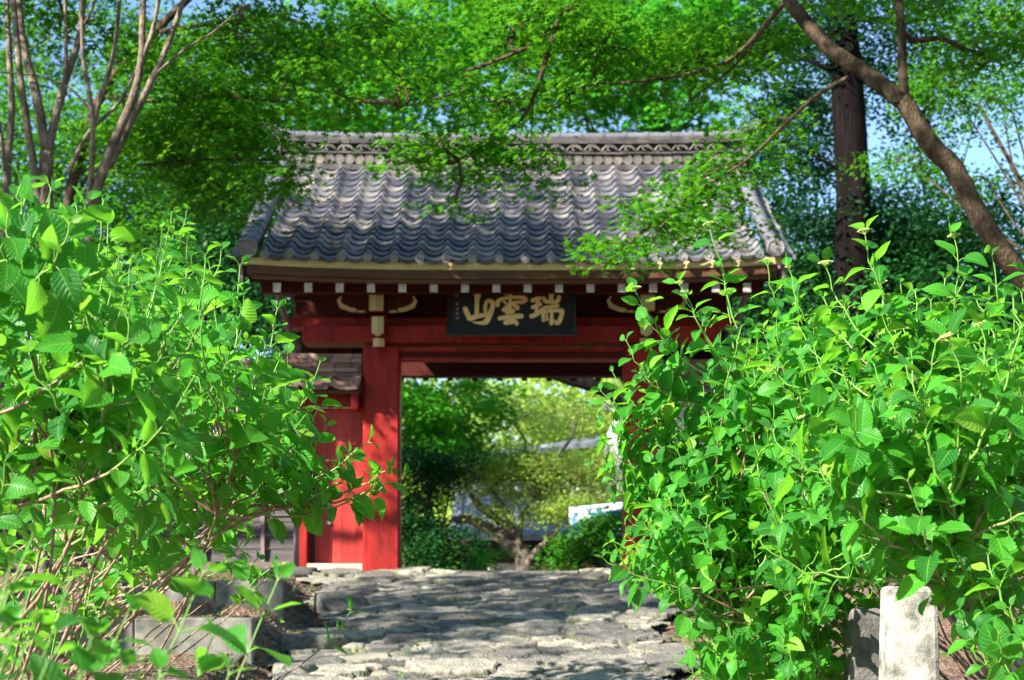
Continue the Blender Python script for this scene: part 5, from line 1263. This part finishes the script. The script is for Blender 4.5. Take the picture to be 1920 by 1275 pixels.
wood('dense unseen tree added straight behind the viewer', -2, -10, [(-1.5, -10, 4.5, 3, 2.2, 3.6, 144), (-6, -11, 4, 3, 2.2, 3.4, 126), (1.5, -12, 8.0, 3, 2, 2.5, 103)], 405)
wood('dense unseen tree added left of the ramp beyond the hydrangeas', -11, 15.5, [(-9.5, 16.0, 3.2, 1.8, 1.6, 2.6, 115), (-11.5, 13, 3, 1.8, 2, 2.4, 103)], 406)

# ------------------------------------------------------------------ courtyard building and notice board
HB = empty('temple_hall', (1.2, 32, -2.1), 'pale-roofed temple hall with white walls seen through the gate opening', 'building')
def yz(py, d): return (HY-py)/F*d
b = MB(); x0_, x1_ = -1.25, 3.9
b.hexa([(x0_, 30, .62), (x1_, 30, .62), (x1_, 33, 1.62), (x0_, 33, 1.62), (x0_, 30, .72), (x1_, 30, .72), (x1_, 33, 1.74), (x0_, 33, 1.74)])
k = x0_+.1
while k < x1_:
    b.hexa([(k, 29.98, .73), (k+.1, 29.98, .73), (k+.1, 33, 1.745), (k, 33, 1.745), (k, 29.98, .78), (k+.1, 29.98, .78), (k+.1, 33, 1.80), (k, 33, 1.80)]); k += .3
b.hexa([(x0_, 33.1, 1.62), (x1_, 33.1, 1.62), (x1_, 37, .6), (x0_, 37, .6), (x0_, 33.1, 1.74), (x1_, 33.1, 1.74), (x1_, 37, .7), (x0_, 37, .7)])
rf = b.build('roof', 'sunlit_roof', HB)
b = MB(); b.box(x0_-.1, x1_+.1, 32.9, 33.2, 1.76, 1.95); b.build('roof_ridge', 'white_wall', rf)  # ridge coloured white for the sun falling on it
b = MB(); b.box(x0_+.3, x1_-.4, 31.2, 36.5, -2.1, .30); b.build('wall', 'white_wall', HB)
b = MB(); b.box(x0_+.29, x1_-.39, 31.12, 31.19, .18, .7); b.build('eave_beam', 'dark_wood', HB)
for i, x in enumerate((-.9, .45, 1.8, 3.2)):
    b = MB(); b.box(x-.07, x+.07, 31.0, 31.118, -2.1, .62); b.build('post', 'dark_wood', HB)
b = MB(); b.box(.6, 1.75, 31.10, 31.19, -2.0, .17); b.build('orange_panel', 'orange_wall', HB)  # flat orange panel set on the white front wall
b = MB(); b.box(-1.2, 3.7, 30.9, 31.2, -2.2, -1.75); b.build('stone_base', 'dark_stone', HB)
keep(HB)
WB = empty('white_storehouse', (3.4, 36, -2.1), 'white-walled storehouse gable at the right side of the opening', 'building')
b = MB(); b.prism([(2.35, -2.1), (2.30, 2.2), (2.42, 3.5), (2.7, 4.1), (5.5, 5.3), (5.5, -2.1)], 'y', 36, 39); b.build('wall', 'white_wall', WB)
b = MB(); b.hexa([(-.5, 36.6, 2.72), (2.2, 36.6, 3.05), (2.2, 38, 3.2), (-.5, 38, 2.9), (-.5, 36.6, 2.80), (2.2, 36.6, 3.17), (2.2, 38, 3.4), (-.5, 38, 3.0)]); b.build('side_roof', 'sunlit_roof', WB)
b = MB(); b.box(-.3, 2.2, 37, 38, -2.1, 2.6); b.build('side_wall', 'orange_wall', WB)
b = MB(); b.hexa([(2.3, 35.8, 4.12), (5.6, 35.8, 5.5), (5.6, 39.2, 5.5), (2.3, 39.2, 4.12), (2.3, 35.8, 4.2), (5.6, 35.8, 5.6), (5.6, 39.2, 5.6), (2.3, 39.2, 4.2)]); b.build('roof', 'sunlit_roof', WB)
b = MB(); b.box(3.2, 3.9, 35.96, 35.995, 1.6, 2.6); b.build('window', 'dark_wood', WB)
keep(WB)
m, t, bb_, N, L = nodes('notice_picture')
tc = N('TexCoord'); n_ = N('TexNoise'); n_.inputs['Scale'].default_value = 2.6; n_.inputs['Detail'].default_value = 3; L(tc.outputs['Object'], n_.inputs[0])
r_ = ramp(t, [(.36, (.72, .8, .86)), (.46, (.2, .55, .8)), (.58, (.08, .3, .55)), (.68, (.3, .3, .6))]); L(n_.outputs[0], r_.inputs[0]); L(r_.outputs[0], bb_.inputs['Base Color']); bb_.inputs['Roughness'].default_value = .4
NB2 = empty('notice_board', (1.3, 22, -.05), 'pale blue notice board on posts behind the right gate post', 'notice board')
def nbx(px): return (px-HX)/F*24.2
b = MB(); yb = 24.2; xL, xR = nbx(1067), nbx(1200); zl, zr_ = yz(951, yb), yz(940, yb); zb = yz(1010, yb)
b.hexa([(xL, yb, zb), (xR, yb-.35, zb), (xR, yb-.31, zb), (xL, yb+.04, zb), (xL, yb, zl), (xR, yb-.35, zr_-.0), (xR, yb-.31, zr_), (xL, yb+.04, zl)])
b.build('panel', 'board_blue', NB2)
b = MB(); e = .0
def nbp(u, v, off=.006): return (xL+(xR-xL)*u, yb-.35*u-off, zb+((zl+(zr_-zl)*u)-zb)*v)
b.add([nbp(.05, .05), nbp(.95, .05), nbp(.95, .80), nbp(.05, .80)], [(0, 1, 2, 3)]); b.build('picture', 'notice_picture', NB2)
b = MB()
for i in range(7):
    u = .24+i*.045; b.add([nbp(u, .86), nbp(u+.026, .86), nbp(u+.026, .92), nbp(u, .92)], [(0, 1, 2, 3)])
b.build('heading_marks', 'dark_wood', NB2)
for u in (.06, .94):
    p = nbp(u, 0, -.06); b = MB(); b.box(p[0]-.03, p[0]+.03, p[1], p[1]+.06, gz(p[0], p[1])-.1, zl-.05); b.build('post', 'dark_wood', NB2)
keep(NB2)

# ------------------------------------------------------------------ ground litter, weeds, loose stones
roof_litter()
def litter():
    rs = np.random.RandomState(400); n = 9000
    x = np.concatenate([rs.uniform(-5.5, -1.55, n//2), rs.uniform(1.2, 4.6, n//2)]); y = rs.uniform(8.3, 18.2, n)
    z = terrain(x, y)+.006
    nr = np.stack([rs.normal(0, .35, n), rs.normal(0, .35, n), np.ones(n)], -1)
    V, Fc, k = scatter(T_OVAL, np.stack([x, y, z], -1), nr, rs.uniform(.02, .055, n), rs.rand(n)*2*PI)
    tag(np_mesh('fallen_leaves', V, Fc, 'litter_leaf', rnd=np.repeat(rs.rand(n), k)), kind='stuff')
    # pebbles beside the path
    pts = []; fc = []; m = 0
    for q in range(700):
        yy = rs.uniform(8.8, 17.6); l, r = path_edges(np.array(yy)); xx = (float(l)-abs(rs.normal(0, .22))-.05) if rs.rand() < .65 else float(r)+abs(rs.normal(0, .25))+.05
        s_ = rs.uniform(.008, .035); o = np.array([(1, 0, 0), (.5, .8, 0), (-.5, .8, .1), (-1, 0, 0), (-.5, -.8, 0), (.5, -.8, .1), (.1, 0, .7), (0, 0, -.5)])*s_*rs.uniform(.7, 1.2, (8, 3))+np.array([xx, yy, gz(xx, yy)+s_*.2])
        pts.append(o); f = [(k_, (k_+1) % 6, 6) for k_ in range(6)]+[((k_+1) % 6, k_, 7) for k_ in range(6)]; fc.append(np.array(f)+m); m += 8
    tag(np_mesh('gravel', np.concatenate(pts), np.concatenate(fc), 'dark_stone'), kind='stuff')
    # small weeds
    P0 = []; Nn = []; S_ = []
    for q in range(170):
        yy = rs.uniform(9.0, 17.8); l, r = path_edges(np.array(yy)); s = rs.rand()
        xx = float(l)-rs.uniform(.0, 2.2) if s < .6 else (float(r)+rs.uniform(0, 1.8) if s < .92 else rs.uniform(-1, 1))
        zz = gz(xx, yy) if s < .92 else float(path_z(yy))
        for k_ in range(rs.randint(4, 10)):
            P0.append((xx+rs.normal(0, .02), yy+rs.normal(0, .02), zz+rs.uniform(.01, .06))); Nn.append((rs.normal(0, .6), rs.normal(0, .6), 1)); S_.append(rs.uniform(.02, .05))
    n = len(P0); V, Fc, k = scatter(T_OVAL, np.array(P0), np.array(Nn), np.array(S_), rs.rand(n)*2*PI)
    tag(np_mesh('weeds', V, Fc, 'weed_leaf', rnd=np.repeat(rs.rand(n), k)), kind='stuff')
litter()
def rock(px, py, d, w_, h_, label, seed, mat='dark_stone'):
    rs = np.random.RandomState(seed); x = px2x(px, d); z = gz(x, d)
    import bmesh
    bm = bmesh.new(); bmesh.ops.create_icosphere(bm, subdivisions=3, radius=1)
    A = [(rs.normal(size=3), rs.uniform(.45, .8)) for _ in range(11)]+[(np.array([0, 0, 1.]), .5)]
    for v in bm.verts:
        c = np.array(v.co)
        for nv, lim in A:
            nv = nv/np.linalg.norm(nv); dd = c@nv
            if dd > lim: c = c-nv*(dd-lim)*.85
        v.co = Vector(c)
    me = bpy.data.meshes.new('rock'); bm.to_mesh(me); bm.free(); me.materials.append(M[mat])
    for p in me.polygons: p.use_smooth = True
    o = bpy.data.objects.new('rock', me); COL.objects.link(o); o.scale = (w_, w_*.8, h_); o.location = (x, d, z+h_*.35); o.rotation_euler = (0, 0, rs.rand()*6)
    tag(o, label, 'rock')
rock(443, 1228, 11.05, .085, .07, 'small rounded dark stone at the foot of the lower kerb end', 1)
rock(640, 1098, 14.7, .40, .26, 'dark rough boulder set into the left edge of the path near the red post', 4)
rock(588, 1165, 12.5, .32, .20, 'weathered border stone at the left edge of the path below the dark boulder', 5, 'concrete')
rock(555, 1245, 11.2, .28, .18, 'pale border stone at the bottom left corner of the path', 6, 'concrete')
rock(470, 1050, 15.6, .28, .10, 'low flat mossy stone below the grey boarded wall', 2)
rock(560, 1062, 17.2, .30, .13, 'grey rock beside the sill of the red side door', 3)
